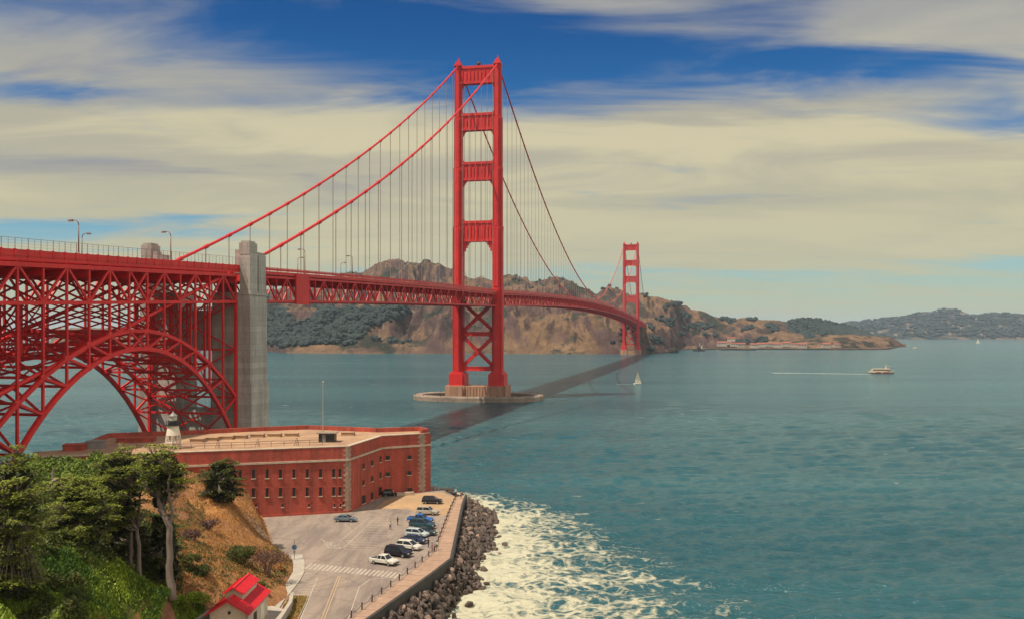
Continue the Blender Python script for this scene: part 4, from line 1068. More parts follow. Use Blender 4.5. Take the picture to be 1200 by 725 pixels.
# railing on the roof
rl0 = P(240, 522, 196.5)
rr = thing('roof_railing', (rl0.x, rl0.y, FZ + .1), 'thin rust red pipe railing with paired posts on the fort roof', 'railing')
mb = MB(); A_, B_ = Vector((-80, 192.5)), Vector((-42.5, 203.0)); n_ = 14
for i in range(n_ + 1):
    p = A_.lerp(B_, i / n_); mb.tube([(p.x - rl0.x, p.y - rl0.y, 0), (p.x - rl0.x, p.y - rl0.y, 1.15)], .05, 5)
    if i % 3 == 0:
        for e in (-.5, .5): mb.tube([(p.x + e - rl0.x, p.y - .4 - rl0.y, 0), (p.x + e * .2 - rl0.x, p.y - rl0.y, 1.7)], .05, 5)
for z in (.6, 1.12): mb.tube([(A_.x - rl0.x, A_.y - rl0.y, z), (B_.x - rl0.x, B_.y - rl0.y, z)], .05, 5)
mb.build('rails', M['rust'], rr)

# lighthouse on the roof
lp = U(203, 525, FZ + .1)
lh = thing('lighthouse', lp, 'small white iron lighthouse with a black lantern on the fort roof', 'lighthouse')
mb = MB()
for k in range(8):
    a = 2 * math.pi * k / 8 + .2; mb.tube([(1.75 * math.cos(a), 1.75 * math.sin(a), 0), (1.42 * math.cos(a), 1.42 * math.sin(a), 3.0)], .09, 5)
    b = a + math.pi / 4
    mb.tube([(1.75 * math.cos(a), 1.75 * math.sin(a), .1), (1.42 * math.cos(b), 1.42 * math.sin(b), 2.9)], .04, 4); mb.tube([(1.75 * math.cos(b), 1.75 * math.sin(b), .1), (1.42 * math.cos(a), 1.42 * math.sin(a), 2.9)], .04, 4)
    mb.tube([(1.6 * math.cos(a), 1.6 * math.sin(a), 1.5), (1.6 * math.cos(b), 1.6 * math.sin(b), 1.5)], .05, 4)
mb.tube([(0, 0, 0), (0, 0, 3)], .35, 8)
mb.build('leg_frame', M['white_paint'], lh)
mb = MB(); mb.tube([(0, 0, 2.9), (0, 0, 5.0)], [1.5, 1.12], 16); mb.build('tower_body', M['white_paint'], lh)
mb = MB(); mb.tube([(0, 0, 5.0), (0, 0, 5.15)], [1.5, 1.5], 16); mb.tube([(0, 0, 5.15), (0, 0, 6.1)], [1.05, 1.05], 12)
for k in range(12):
    a = 2 * math.pi * k / 12; mb.tube([(1.45 * math.cos(a), 1.45 * math.sin(a), 5.1), (1.45 * math.cos(a), 1.45 * math.sin(a), 5.95)], .035, 4)
    b = 2 * math.pi * (k + 1) / 12
    mb.tube([(1.45 * math.cos(a), 1.45 * math.sin(a), 5.92), (1.45 * math.cos(b), 1.45 * math.sin(b), 5.92)], .035, 4)
mb.build('gallery', M['black'], lh)
mb = MB(); mb.tube([(0, 0, 6.1), (0, 0, 7.0)], [.8, .8], 10); mb.build('lantern', M['lamp_glass'], lh)
mb = MB(); mb.tube([(0, 0, 7.0), (0, 0, 7.1), (0, 0, 7.7), (0, 0, 8.1)], [.98, .95, .25, .06], 10); mb.build('lantern_roof', M['grey_metal'], lh)

# flagpole and hut
fp = U(378.5, 517, FZ + .1)
fl_ = thing('flagpole', fp, 'tall bare cream flagpole on the fort roof', 'flagpole')
mb = MB(); mb.tube([(0, 0, 0), (0, 0, .8), (0, 0, 13.6)], [.13, .11, .06], 8); mb.build('pole', M['pole_paint'], fl_); mb = MB(); mb.blob((0, 0, 13.75), (.17, .17, .17), 0, 0, sub=2); mb.build('finial', M['white_paint'], fl_)
hp = U(384, 517, FZ + .1)
ht = thing('roof_hut', hp, 'dark hut with a pale flat roof on the fort roof beside the flagpole', 'hut')
mb = MB(); mb.box((0, 0, 1.0), (3.6, 2.8, 2.0)); mb.build('hut_wall', M['black'], ht)
mb = MB(); mb.box((0, 0, 2.12), (4.5, 3.6, .2)); mb.build('hut_roof', M['fender_concrete'], ht)
mb = MB(); mb.box((-.6, -1.43, .9), (.8, .06, 1.7)); mb.build('hut_door', M['grey_metal'], ht)
# ------------------------------------------------------------------ boulders of the sea defence
M['boulder'] = simple('dark_boulder', (0.125, 0.085, 0.065), 0.85, (0.04, 0.031, 0.027), 0.45, bump=0.4, fine=3)
M['boulder_tan'] = simple('tan_boulder', (0.30, 0.20, 0.15), 0.9, (0.17, 0.115, 0.09), 0.5, bump=0.4, fine=3)
def boulder_mesh(seed, mat):
    r = random.Random(seed); vs, fs = ICO[2]; cuts = []
    for _ in range(7):
        v = Vector((r.gauss(0, 1), r.gauss(0, 1), r.gauss(0, 1))).normalized(); cuts.append((v, r.uniform(.38, .75)))
    q = []
    for v in vs:
        p = Vector(v)
        for n_, d in cuts:
            k = p.dot(n_)
            if k > d: p = p - n_ * (k - d)
        q.append(p * (1 + .10 * noise.noise(p * 2.2 + Vector((seed, 0, 0)))))
    mb = MB(); mb.add(q, fs); me = bpy.data.meshes.new('boulder'); me.from_pydata([tuple(p) for p in mb.v], [], mb.f); me.materials.append(mat); return me
BM = [boulder_mesh(i, M['boulder']) for i in range(10)] + [boulder_mesh(50 + i, M['boulder_tan']) for i in range(4)]
EDGE = [(p[0], p[1]) for p in OUT]
FOOT = [tuple(U(px, py, 0))[:2] for px, py in ((538, 573), (556, 580), (580, 596), (583, 612), (577, 632), (582, 645), (566, 660), (553, 668), (562, 684), (545, 697), (527, 712), (518, 735))] + [(-13, 100)]
ey = np.array([p[1] for p in EDGE][::-1]); ex = np.array([p[0] for p in EDGE][::-1]); fy = np.array([p[1] for p in FOOT][::-1]); fx = np.array([p[0] for p in FOOT][::-1])
rk = []
rr_ = random.Random(5)
tries = 0
while len(rk) < 1500 and tries < 60000:
    tries += 1
    y = rr_.uniform(112, 245); x0 = float(np.interp(y, ey, ex)) + .9; x1 = float(np.interp(y, fy, fx))
    if y > 226: x0 = float(np.interp(y, [226, 245], [-11.5, -24])); x1 = float(np.interp(y, [226, 245], [-8, -20]))
    if x1 - x0 < .6: continue
    t = rr_.random(); x = x0 + (x1 - x0) * t
    s = rr_.uniform(.5, 1.05) * (1.0 if rr_.random() < .85 else 1.35)
    if any((a - x) ** 2 + (b - y) ** 2 < (.80 * (s + c)) ** 2 * .42 for a, b, z_, c, t_ in rk[-900:]): continue
    z = 4.2 * (1 - t) ** 1.1 - .1 + rr_.uniform(-.25, .35)
    rk.append((x, y, z, s, t))
for _ in range(12):      # loose ones awash
    y = rr_.uniform(135, 215); rk.append((float(np.interp(y, fy, fx)) + rr_.uniform(.5, 2.5), y, -.1, rr_.uniform(.6, 1.0), 1))
rk.sort(key=lambda r: r[1] / r[3])
heap_v = MB()
for i, (x, y, z, s, t) in enumerate(rk):
    tan = rr_.random() < (.22 if t < .3 else .04)
    me = BM[rr_.randrange(10, 14)] if tan else BM[rr_.randrange(10)]
    rot = (rr_.uniform(0, 6.3), rr_.uniform(0, 6.3), rr_.uniform(0, 6.3)); sc = (s * rr_.uniform(.85, 1.25), s * rr_.uniform(.8, 1.1), s * rr_.uniform(.65, .95))
    if i < 300:
        o = bpy.data.objects.new('boulder', me); COL.objects.link(o); o.location = (x, y, z); o.rotation_euler = rot; o.scale = sc
        tag(o, 'pale tan boulder in the rock slope below the sea walk' if tan else 'dark brown angular boulder in the rock slope below the sea walk', 'boulder', 'boulders of the rock slope below the sea walk')
    else:
        mt = Matrix.LocRotScale(Vector((x, y, z)), __import__('mathutils').Euler(rot), Vector(sc))
        heap_v.add([mt @ v.co for v in me.vertices], [tuple(p.vertices) for p in me.polygons], 1 if tan else 0)
tag(heap_v.build('rock_slope', [M['boulder'], M['boulder_tan']], None, (-7, 190, 0)), 'mass of smaller dark boulders filling the slope down to the surf', 'rocks', kind='stuff')

# ------------------------------------------------------------------ vehicles
M['glass'] = simple('car_glass', (0.02, 0.025, 0.03), 0.12, scale=2); M['tyre'] = simple('tyre_rubber', (0.02, 0.02, 0.02), 0.9, scale=3); M['rim'] = simple('alloy_rim', (0.4, 0.4, 0.4), 0.35, metal=.6, scale=3)
M['head_lens'] = simple('headlamp_lens', (0.7, 0.7, 0.65), 0.2, scale=3); M['tail_lens'] = simple('tail_lens', (0.4, 0.02, 0.02), 0.3, scale=3)
def paint(name, c): 
    m = simple(name, c, 0.3, tuple(k * .85 for k in c), 0.8, spec=.5); return m
SHAPES = {   # length, width, body outline (x, z), cabin outline bottom/top
 'suv': (4.7, 1.9, [(-2.35, .45), (-2.35, 1.0), (-2.25, 1.12), (1.0, 1.12), (2.1, 1.0), (2.33, .85), (2.35, .45)], [(-2.28, 1.1), (-2.02, 1.75), (-.1, 1.78), (.35, 1.74), (1.05, 1.1)]),
 'sedan': (4.6, 1.8, [(-2.3, .42), (-2.28, .92), (-2.0, 1.0), (.9, .98), (2.05, .84), (2.28, .68), (2.3, .42)], [(-1.75, .98), (-1.05, 1.42), (-.2, 1.46), (.3, 1.40), (1.1, .96)]),
 'wagon': (4.8, 1.9, [(-2.4, .42), (-2.4, .95), (-2.3, 1.02), (1.1, 1.02), (2.1, .92), (2.38, .74), (2.4, .42)], [(-2.3, 1.0), (-1.95, 1.62), (-.1, 1.68), (.45, 1.60), (1.35, 1.0)]),
 'pickup': (5.3, 1.95, [(-2.65, .5), (-2.65, 1.1), (-.9, 1.1), (1.2, 1.1), (2.4, 1.02), (2.62, .85), (2.65, .5)], [(-.95, 1.08), (-.75, 1.72), (.3, 1.76), (.55, 1.72), (1.2, 1.08)]),
}
def make_car(shape, col, label, cat, px, py, heading, scale=1.0):
    Lc, Wd, body, cab = SHAPES[shape]
    g = U(px, py, GZ)
    r = thing('parked_car' if shape != 'pickup' else 'parked_pickup', (g.x, g.y, GZ), label, cat, R(heading), 'vehicles parked by the fort'); r.scale = (scale,) * 3
    pm = col; hw = Wd / 2
    mb = MB()
    # body: outline lofted with rounded shoulders
    secs = [(-hw + .0, .0, .90), (-hw + .08, .05, 1.0), (hw - .08, .05, 1.0), (hw, .0, .90)]
    n = len(body); vs = []
    for (y, o, k) in ((-hw, 0, .97), (-hw + .12, 0, 1), (hw - .12, 0, 1), (hw, 0, .97)):
        for (x, z) in body:
            zz = z if z < .6 else (z - (.07 if abs(y) == hw else 0)); vs.append((x * k, y, zz))
    fs = []
    for i in range(3):
        for j in range(n): fs.append((i * n + j, (i + 1) * n + j, (i + 1) * n + (j + 1) % n, i * n + (j + 1) % n))
    fs.append(tuple(range(n))); fs.append(tuple(3 * n + j for j in range(n - 1, -1, -1)))
    mb.add(vs, fs)
    # roof skin
    tl = [p for p in cab]; yt = hw - .30; yb = hw - .1
    top = tl[1:-1]; m = len(top)
    vs = [(x, y, z + .015) for y in (-yt, yt) for x, z in top] + [(x, y, z - .06) for y in (-yt - .03, yt + .03) for x, z in top]
    mb.add(vs, [(j, j + 1, m + j + 1, m + j) for j in range(m - 1)] + [(j, 2 * m + j, 2 * m + j + 1, j + 1) for j in range(m - 1)] + [(m + j, m + j + 1, 3 * m + j + 1, 3 * m + j) for j in range(m - 1)])
    # pillars
    def cabpt(i, sg): x, z = cab[i]; return Vector((x, sg * (yb if i in (0, len(cab) - 1) else yt + .01), z))
    for sg in (-1, 1):
        for i, j in ((0, 1), (len(cab) - 2, len(cab) - 1)): mb.beam(cabpt(i, sg), cabpt(j, sg), .1, .09)
        xm = (cab[1][0] + cab[-2][0]) / 2; mb.beam((xm, sg * yb, cab[0][1]), (xm, sg * (yt + .01), cab[2][1]), .1, .09)
        for wx in (-.6, .6): mb.beam((wx * Lc / 2 - .52, sg * (hw + .005), .80), (wx * Lc / 2 + .52, sg * (hw + .005), .80), .05, .09)
        mb.box((cab[-1][0] - .1, sg * (hw + .08), cab[-1][1] + .08), (.16, .2, .14))
    if shape == 'pickup':
        mb.box((-1.75, 0, 1.13), (1.7, .02, .05))
    b = mb.build('body', pm, r)
    # glasshouse
    mb = MB(); m = len(cab)
    vs = [tuple(cabpt(i, sg)) for sg in (-1, 1) for i in range(m)]
    vs = [(x, y * .985, z) for x, y, z in vs]
    mb.add(vs, [tuple(range(m - 1, -1, -1)), tuple(m + j for j in range(m))] + [(j, j + 1, m + j + 1, m + j) for j in range(m - 1)])
    mb.build('window_glass', M['glass'], b)
    if shape == 'pickup':
        mb = MB(); mb.bb(-2.5, -1.05, -hw + .2, hw - .2, 1.085, 1.105); mb.build('load_bed', M['black'], b)
    for x in (-.6, .6):
        for sg in (-1, 1):
            mb = MB(); wx = x * Lc / 2; y0 = sg * (hw - .24); y1 = sg * (hw + .02)
            mb.tube([(wx, y0, .36), (wx, y1 - sg * .03, .36), (wx, y1, .36)], [.36, .36, .32], 14); w = mb.build('wheel', M['tyre'], r)
            mb = MB(); mb.tube([(wx, y1 - sg * .02, .36), (wx, y1 + sg * .012, .36)], [.22, .2], 10); mb.build('rim', M['rim'], w)
    for sg in (-1, 1):
        mb = MB(); mb.box((Lc / 2 - .04, sg * (hw - .35), .76), (.14, .42, .17)); mb.build('headlight', M['head_lens'], r)
        mb = MB(); mb.box((-Lc / 2 + .02, sg * (hw - .25), .86), (.1, .26, .24)); mb.build('tail_light', M['tail_lens'], r)
    mb = MB(); mb.box((Lc / 2 - .05, 0, .5), (.2, Wd * .94, .2)); mb.box((-Lc / 2 + .05, 0, .52), (.2, Wd * .94, .2)); mb.build('bumper', M['black'] if shape in ('suv', 'pickup') else pm, r)
    return r
PW = paint('white_car_paint', (0.62, 0.58, 0.5)); PN = paint('navy_car_paint', (0.02, 0.035, 0.07)); PK = paint('black_car_paint', (0.012, 0.012, 0.018)); PS = paint('silver_car_paint', (0.42, 0.36, 0.28)); PB = paint('blue_car_paint', (0.02, 0.13, 0.40)); PT = paint('teal_car_paint', (0.02, 0.06, 0.08)); PG = paint('grey_blue_car_paint', (0.13, 0.17, 0.20)); PL = paint('pale_blue_car_paint', (0.45, 0.50, 0.50)); PD = paint('dark_green_car_paint', (0.025, 0.05, 0.045))
make_car('pickup', PW, 'white pickup with a covered bed parked nearest the crosswalk', 'pickup', 450, 660.5, -27, .95)
make_car('suv', PK, 'boxy black estate SUV parked next to the white pickup', 'car', 467, 651, -26, 1.05)
make_car('wagon', PW, 'white estate car parked behind the boxy black SUV', 'car', 479, 643, -24)
make_car('sedan', PN, 'navy saloon parked between the white estate and pale blue car', 'car', 485, 635.5, -22, 1.05)
make_car('wagon', PL, 'pale silver blue hatchback parked behind the navy saloon', 'car', 488.5, 628, -20, .95)
make_car('sedan', PD, 'dark green saloon half hidden behind the pale blue hatchback', 'car', 498, 626, -20)
make_car('suv', PT, 'dark teal SUV parked in front of the bright blue pickup', 'car', 495, 618.5, -18, 1.1)
make_car('pickup', PB, 'bright blue pickup parked between dark teal and silver SUVs', 'pickup', 492.5, 611.5, -15)
make_car('suv', PS, 'silver SUV parked alone at the sandy edge of the lot', 'car', 501, 602.5, -10)
make_car('suv', PK, 'black SUV parked closest to the bastion and the sea walk end', 'car', 506.5, 589.5, -6, .98)
make_car('sedan', PG, 'grey blue saloon parked alone in the middle of the lot before the brick corner', 'car', 405, 610.5, -4, 1.0)
make_car('suv', PK, 'black van standing in the shade at the fort doorway', 'car', 456, 580.5, 20, .72)

# ------------------------------------------------------------------ sign, shed, walls
sp = U(345, 656, GZ)
sg_ = thing('round_sign', sp, 'round blue sign on a thin pole beside the footway', 'sign')
mb = MB(); mb.tube([(0, 0, 0), (0, 0, 3.5)], .06, 6); mb.build('pole', M['grey_metal'], sg_)
mb = MB(); mb.tube([(0, -.08, 2.3), (0, -.04, 2.3)], .45, 14); mb.build('sign_disc', paint('sign_blue', (0.06, 0.12, 0.2)), sg_)
mb = MB(); mb.box((0, -.06, 1.5), (.4, .03, .5)); mb.build('sign_plate', paint('sign_plate_grey', (.25, .25, .24)), sg_)

sx, sy, sz = -36.0, 115.0, 6.75
sh = thing('shed', (sx, sy, sz), 'small cream shed with a bright red metal roof and a raised vent', 'shed')
hwid, Ln, ez, rz_ = 2.45, 9.3, 3.15, 4.65
mb = MB()
mb.add([(-hwid, 0, -.8), (hwid, 0, -.8), (hwid, 0, ez), (0, 0, rz_ - .12), (-hwid, 0, ez), (-hwid, Ln, -.8), (hwid, Ln, -.8), (hwid, Ln, ez), (0, Ln, rz_ - .12), (-hwid, Ln, ez)],
       [(0, 1, 2, 3, 4), (9, 8, 7, 6, 5), (1, 6, 7, 2), (5, 0, 4, 9)])
mb.build('wall', M['cream_wall'], sh)
def roof_pair(mb, hw_, z_e, z_r, y0, y1, th=.12, over=.35, ribs=True):
    for s in (-1, 1):
        a = Vector((s * (hw_ + over), 0, z_e - over * (z_r - z_e) / hw_)); b = Vector((0, 0, z_r))
        mb.add([(a.x, y0, a.z), (b.x, y0, b.z), (b.x, y1, b.z), (a.x, y1, a.z), (a.x, y0, a.z - th), (b.x, y0, b.z - th), (b.x, y1, b.z - th), (a.x, y1, a.z - th)],
               [(0, 3, 2, 1) if s > 0 else (0, 1, 2, 3), (4, 5, 6, 7) if s > 0 else (7, 6, 5, 4), (0, 1, 5, 4), (2, 3, 7, 6), (0, 4, 7, 3), (1, 2, 6, 5)])
        if ribs:
            y = y0 + .2
            while y < y1: mb.beam((a.x, y, a.z + .025), (b.x, y, b.z + .025), .06, .06); y += .5
    mb.beam((0, y0, z_r + .02), (0, y1, z_r + .02), .3, .08)
mb = MB(); roof_pair(mb, hwid, ez, rz_, -.5, Ln + .4); rf = mb.build('roof', M['red_roof'], sh)
mb = MB(); h2 = 1.15
mb.add([(-h2, 2.2, 3.6), (h2, 2.2, 3.6), (h2, 2.2, 5.0), (0, 2.2, 5.5), (-h2, 2.2, 5.0), (-h2, 8.6, 3.6), (h2, 8.6, 3.6), (h2, 8.6, 5.0), (0, 8.6, 5.5), (-h2, 8.6, 5.0)], [(0, 1, 2, 3, 4), (9, 8, 7, 6, 5), (1, 6, 7, 2), (5, 0, 4, 9)])
vt = mb.build('roof_vent', M['cream_wall'], sh)
mb = MB(); roof_pair(mb, h2, 5.0, 5.62, 1.8, 9.0, .1, .3); mb.build('vent_roof', M['red_roof'], vt)
mb = MB(); mb.box((hwid + .03, 3.2, .95), (.08, 1.3, 2.3)); mb.build('door', M['dark_void'], sh)
mb = MB(); mb.box((hwid + .05, 6.4, 1.0), (.12, 1.8, 2.6)); mb.build('door', M['white_paint'], sh)
mb = MB(); mb.box((.1, -.03, 3.0), (.35, .08, .35)); mb.build('vent_hole', M['dark_void'], sh)
mb = MB(); mb.tube([(hwid - .1, -.12, -.8), (hwid - .1, -.12, ez - .1)], .05, 6); mb.tube([(-hwid + .1, -.12, -.8), (-hwid + .1, -.12, ez - .1)], .05, 6); mb.build('downpipe', M['grey_metal'], sh)
mb = MB(); mb.beam((-hwid - .35, -.52, ez - .28), (0, -.52, rz_ - .06), .06, .22); mb.beam((hwid + .35, -.52, ez - .28), (0, -.52, rz_ - .06), .06, .22); mb.build('barge_board', M['red_roof'], rf)
# paved yard and walls around the shed
mb = MB(); mb.prism([(-39.5, 106), (-31.0, 106), (-31.2, 126), (-34, 128), (-39.5, 124)], 5.6, 6.72); tag(mb.build('shed_yard', M['kerb']), kind='structure')
def low_wall(name, pts, h, w, mat, label):
    o0 = pts[0]; mb = MB()
    for a, b in zip(pts[:-1], pts[1:]):
        mb.beam((a[0], a[1], a[2] + h / 2), (b[0], b[1], b[2] + h / 2), w, h); mb.beam((a[0], a[1], a[2] + h + .05), (b[0], b[1], b[2] + h + .05), w + .12, .1)
    return tag(mb.build(name, mat, None, o0), label, 'wall')
low_wall('low_wall', [(-30.9, 105, 6.2), (-30.8, 118, 6.2), (-31.5, 128.5, 5.9), (-32.5, 134, 5.7)], 1.1, .4, M['kerb'], 'low grey concrete wall on the road side of the red roofed shed')
low_wall('retaining_wall', [(-40.3, 104, 7.2), (-40.2, 114.5, 7.6), (-39.7, 119, 7.7)], 1.1, .4, M['kerb'], 'short grey retaining wall on the hill side of the red roofed shed')
for i, (x, y, lb) in enumerate(((-29.8, 112.6, 'dark litter bin by the low wall, nearer one of the pair'), (-30.0, 115.0, 'dark litter bin by the low wall, further one of the pair'))):
    r = thing('litter_bin', (x, y, GZ + .18), lb, 'bin'); mb = MB(); mb.tube([(0, 0, 0), (0, 0, .95)], [.32, .38], 12); mb.build('bin_body', M['black'], r); mb = MB(); mb.tube([(0, 0, .95), (0, 0, 1.1), (0, 0, 1.2)], [.42, .4, .15], 12); mb.build('lid', M['grey_metal'], r)

# ------------------------------------------------------------------ people
def skin_mat(n, c): return simple(n, c, .7, tuple(k * .8 for k in c), 3)
SKIN = skin_mat('skin', (.42, .24, .16)); HAIR = skin_mat('dark_hair', (.03, .02, .015))
def person_mesh(stride, arm, mats):
    V = []; E = []; Rr = []
    def v(p, r, par=None):
        V.append(p); Rr.append(r); i = len(V) - 1
        if par is not None: E.append((par, i))
        return i
    pel = v((0, 0, .96), (.16, .12)); wa = v((0, .01, 1.12), (.145, .105), pel); ch = v((0, 0, 1.33), (.175, .12), wa); nk = v((0, 0, 1.50), (.065, .065), ch); hd = v((0, -.02, 1.60), (.085, .10), nk); tp = v((0, -.01, 1.73), (.075, .09), hd)
    for s in (-1, 1):
        k = stride * s
        hp_ = v((s * .095, 0, .90), (.09, .095), pel); kn = v((s * .10, -k * .22 - .02, .50), (.062, .065), hp_); an = v((s * .105, -k * .42 + (.10 if k < 0 else 0), .09), (.045, .048), kn); v((s * .115, -k * .42 - .13 + (.10 if k < 0 else 0), .035), (.045, .035), an)
        sh_ = v((s * .185, 0, 1.43), (.062, .062), ch); el = v((s * .235, k * .12 + .02, 1.15), (.045, .045), sh_); wr = v((s * .225, k * .2 - .06 - arm * .12, .92 + arm * .2), (.033, .033), el); v((s * .215, k * .22 - .09 - arm * .14, .83 + arm * .26), (.036, .022), wr)
    me = bpy.data.meshes.new('person'); me.from_pydata(V, E, []); o = bpy.data.objects.new('person', me); COL.objects.link(o)
    m1 = o.modifiers.new('s', 'SKIN'); m2 = o.modifiers.new('ss', 'SUBSURF'); m2.levels = 1; m2.render_levels = 1
    for i, r in enumerate(Rr): me.skin_vertices[0].data[i].radius = r; me.skin_vertices[0].data[i].use_root = (i == 0)
    dg = bpy.context.evaluated_depsgraph_get(); ev = o.evaluated_get(dg); nm = bpy.data.meshes.new_from_object(ev)
    bpy.data.objects.remove(o); 
    nm.materials.clear()
    for m in mats: nm.materials.append(m)
    for p in nm.polygons:
        z = p.center.z; x = abs(p.center.x); p.use_smooth = True
        p.material_index = 2 if z < .08 else (1 if z < .97 and x < .19 else (0 if z < 1.47 and not (x > .18 and z < 1.2) else 3))
    return nm
def cloth(n, c): return simple(n, c, .85, tuple(k * .75 for k in c), 4)
CL = {k: cloth('cloth_' + k, c) for k, c in dict(white=(.65, .62, .55), black=(.015, .015, .02), navy=(.02, .03, .08), red=(.4, .04, .04), grey=(.2, .2, .2), tan=(.35, .25, .16), blue=(.06, .12, .28), green=(.06, .12, .06)).items()}
def person(px, py, heading, shirt, trousers, stride, arm, label, z=None, grp=None):
    g = U(px, py, GZ if z is None else z)
    me = person_mesh(stride, arm, [CL[shirt], CL[trousers], M['black'], SKIN])
    o = bpy.data.objects.new('person', me); COL.objects.link(o); o.location = g; o.rotation_euler = (0, 0, R(heading)); tag(o, label, 'person', grp)
    mb = MB(); mb.blob((0, .012, 1.685), (.105, .115, .10), 2, .05, sub=2); mb.build('hair', HAIR, o, smooth=True)
    mb = MB()
    mb.blob((0, -.135, 1.63), (.018, .03, .03), 1, 0, sub=1)
    for s in (-1, 1): mb.blob((s * .102, -.01, 1.64), (.016, .03, .04), 1, 0, sub=1)
    mb.build('face_features', SKIN, o)
    return o
WZ = GZ + .14
person(457.3, 620, 20, 'white', 'navy', .6, 0, 'person in a white shirt walking across the empty lot')
person(466, 615, -40, 'black', 'black', .4, .3, 'person in black walking across the empty lot behind the white shirt')
person(502, 641, 160, 'black', 'navy', .2, .2, 'person in black standing beside the parked white estate near the chain')
person(506.3, 646.5, 80, 'red', 'tan', .3, 0, 'person in a red top standing by the chain fence corner')
person(512.5, 644, 200, 'white', 'grey', .5, .1, 'person in a white top and grey trousers at the chain fence corner', WZ)
person(524, 577.5, 30, 'grey', 'black', .5, 0, 'person in grey at the far end of the sea walk, nearest the bastion')
person(531, 577, -60, 'navy', 'navy', .5, .1, 'person in navy at the far end of the sea walk')
person(534.5, 580, 10, 'white', 'blue', .3, .3, 'person in a white top and blue trousers at the far end of the sea walk', WZ)
person(540, 583.5, 100, 'red', 'black', .5, 0, 'person in a red top at the far end of the sea walk, nearest the rocks', WZ)
person(461, 581, 120, 'white', 'black', .1, 0, 'person in white standing by the shaded fort doorway')
# ------------------------------------------------------------------ far hills across the strait
def ip(px, tab): return np.interp(px, [t[0] for t in tab], [t[1] for t in tab])
def hill(name, mat, px0, px1, ncol, nrow, shore, ridge_d, ridge_y, label, amp=24, cliff=.75, seed=0.0, back=1.25, fine=6.0, jag=.6):
    pxs = np.linspace(px0, px1, ncol)
    v = np.concatenate([np.linspace(-.03, 1, nrow), np.linspace(1.08, 2.0, max(8, nrow // 5))])
    PX, V = np.meshgrid(pxs, v)
    ds = ip(PX, shore); dr = ip(PX, ridge_d); yr = ip(PX, ridge_y)
    D = np.where(V <= 1, ds + (dr - ds) * V, dr + (dr * back - dr) * (V - 1))
    X = (PX - CX) / F * D; Y = D
    zr = CAM_H + (YH - yr) / F * dr
    c = np.clip(V, 0, 1)
    sh = np.where(V <= 1, np.where(c < .18, (c / .18) ** .8 * .42, .42 + .58 * (np.sin((c - .18) / .82 * math.pi / 2)) ** 1.1) * cliff + (1 - cliff) * c, np.cos((np.clip(V, 1, 2) - 1) * math.pi / 2))
    Z = zr * sh
    nA = np.zeros_like(Z); nB = np.zeros_like(Z); it = np.nditer(X, flags=['multi_index'])
    for _ in it:
        i = it.multi_index; x, y = X[i], Y[i]
        # gullies run down towards the water
        g = noise.ridged_multi_fractal(Vector((x / 150 + .25 * noise.noise(Vector((x / 300, y / 300, seed))), y / 520, seed)), 1.0, 2.1, 5, 1.0, 2.0)
        nA[i] = min(g - 1.2, .30); nB[i] = noise.ridged_multi_fractal(Vector((x / 55 + y / 160, y / 130, seed + 3)), 1.0, 2.2, 5, 1.0, 2.0) - 1.2; nB[i] = min(nB[i], .35)
    w = np.clip(V / .10, 0, 1) * np.where(V <= 1, 1 - np.clip((V - .82) / .18, 0, 1) * (1 - jag * .25), .3)
    Z = Z + (nA * amp + nB * fine) * w * np.clip(zr / 140, .15, 1)
    Z = np.where(V < 0, -6, Z)
    o = grid_mesh(name, X, Y, Z, mat, smooth=True); tag(o, label, 'hills', kind='structure')
    return X, Y, Z, PX, V
SH_A = [(0, 3600), (120, 3100), (250, 2600), (300, 2250), (335, 2010), (420, 1960), (530, 1950), (620, 1930), (700, 1900), (742, 1885), (762, 1885), (772, 1950), (786, 2060), (800, 2420), (830, 2560), (912, 2640), (960, 2700), (1010, 2800)]
RD_A = [(0, 4400), (250, 3700), (310, 3300), (430, 3300), (520, 3250), (600, 2950), (700, 2750), (757, 2650), (800, 2950), (850, 3150), (912, 3250), (1010, 3350)]
RY_A = [(0, 386), (130, 384), (190, 379), (245, 366), (280, 353), (310, 343), (345, 337), (385, 331), (410, 324), (432, 317), (455, 311), (478, 308), (496, 309), (515, 314), (532, 321), (548, 328), (566, 327), (585, 329), (600, 328), (622, 332), (640, 333), (656, 330), (672, 334), (690, 340), (700, 343), (710, 340), (722, 344), (740, 348), (757, 346.5), (775, 349), (788, 355), (800, 361), (815, 366), (832, 369), (845, 372), (862, 375), (880, 373), (905, 376), (930, 379), (960, 381), (990, 385), (1010, 391)]
HA = hill('headland', M['headland'], 60, 1010, 760, 90, SH_A, RD_A, RY_A, 'brown headland hills rising beyond the bridge across the strait', 55, .85, 2.0, fine=13.0)
HB = hill('low_point', M['low_head'], 925, 1064, 200, 30, [(925, 2500), (1000, 2560), (1040, 2700), (1064, 2900)], [(925, 2800), (1000, 2850), (1064, 3000)], [(925, 399), (950, 396), (972, 392), (1000, 391.5), (1025, 393.5), (1042, 394), (1052, 399), (1058, 404), (1064, 406)], 'low reddish point ending the far shore at the right', 12, .9, 5.0, fine=3.0)
HC = hill('far_hills', M['far_hill'], 975, 1330, 320, 40, [(975, 6100), (1330, 6000)], [(975, 7600), (1330, 7600)], [(975, 381), (1000, 378), (1015, 376), (1030, 374), (1060, 372), (1075, 368), (1088, 365.5), (1110, 363), (1124, 364.5), (1135, 367.5), (1150, 369), (1175, 367.5), (1200, 370), (1250, 366), (1330, 378)], 'wooded blue grey hills far away at the right', 40, .4, 8.0, fine=14.0, jag=1.5)

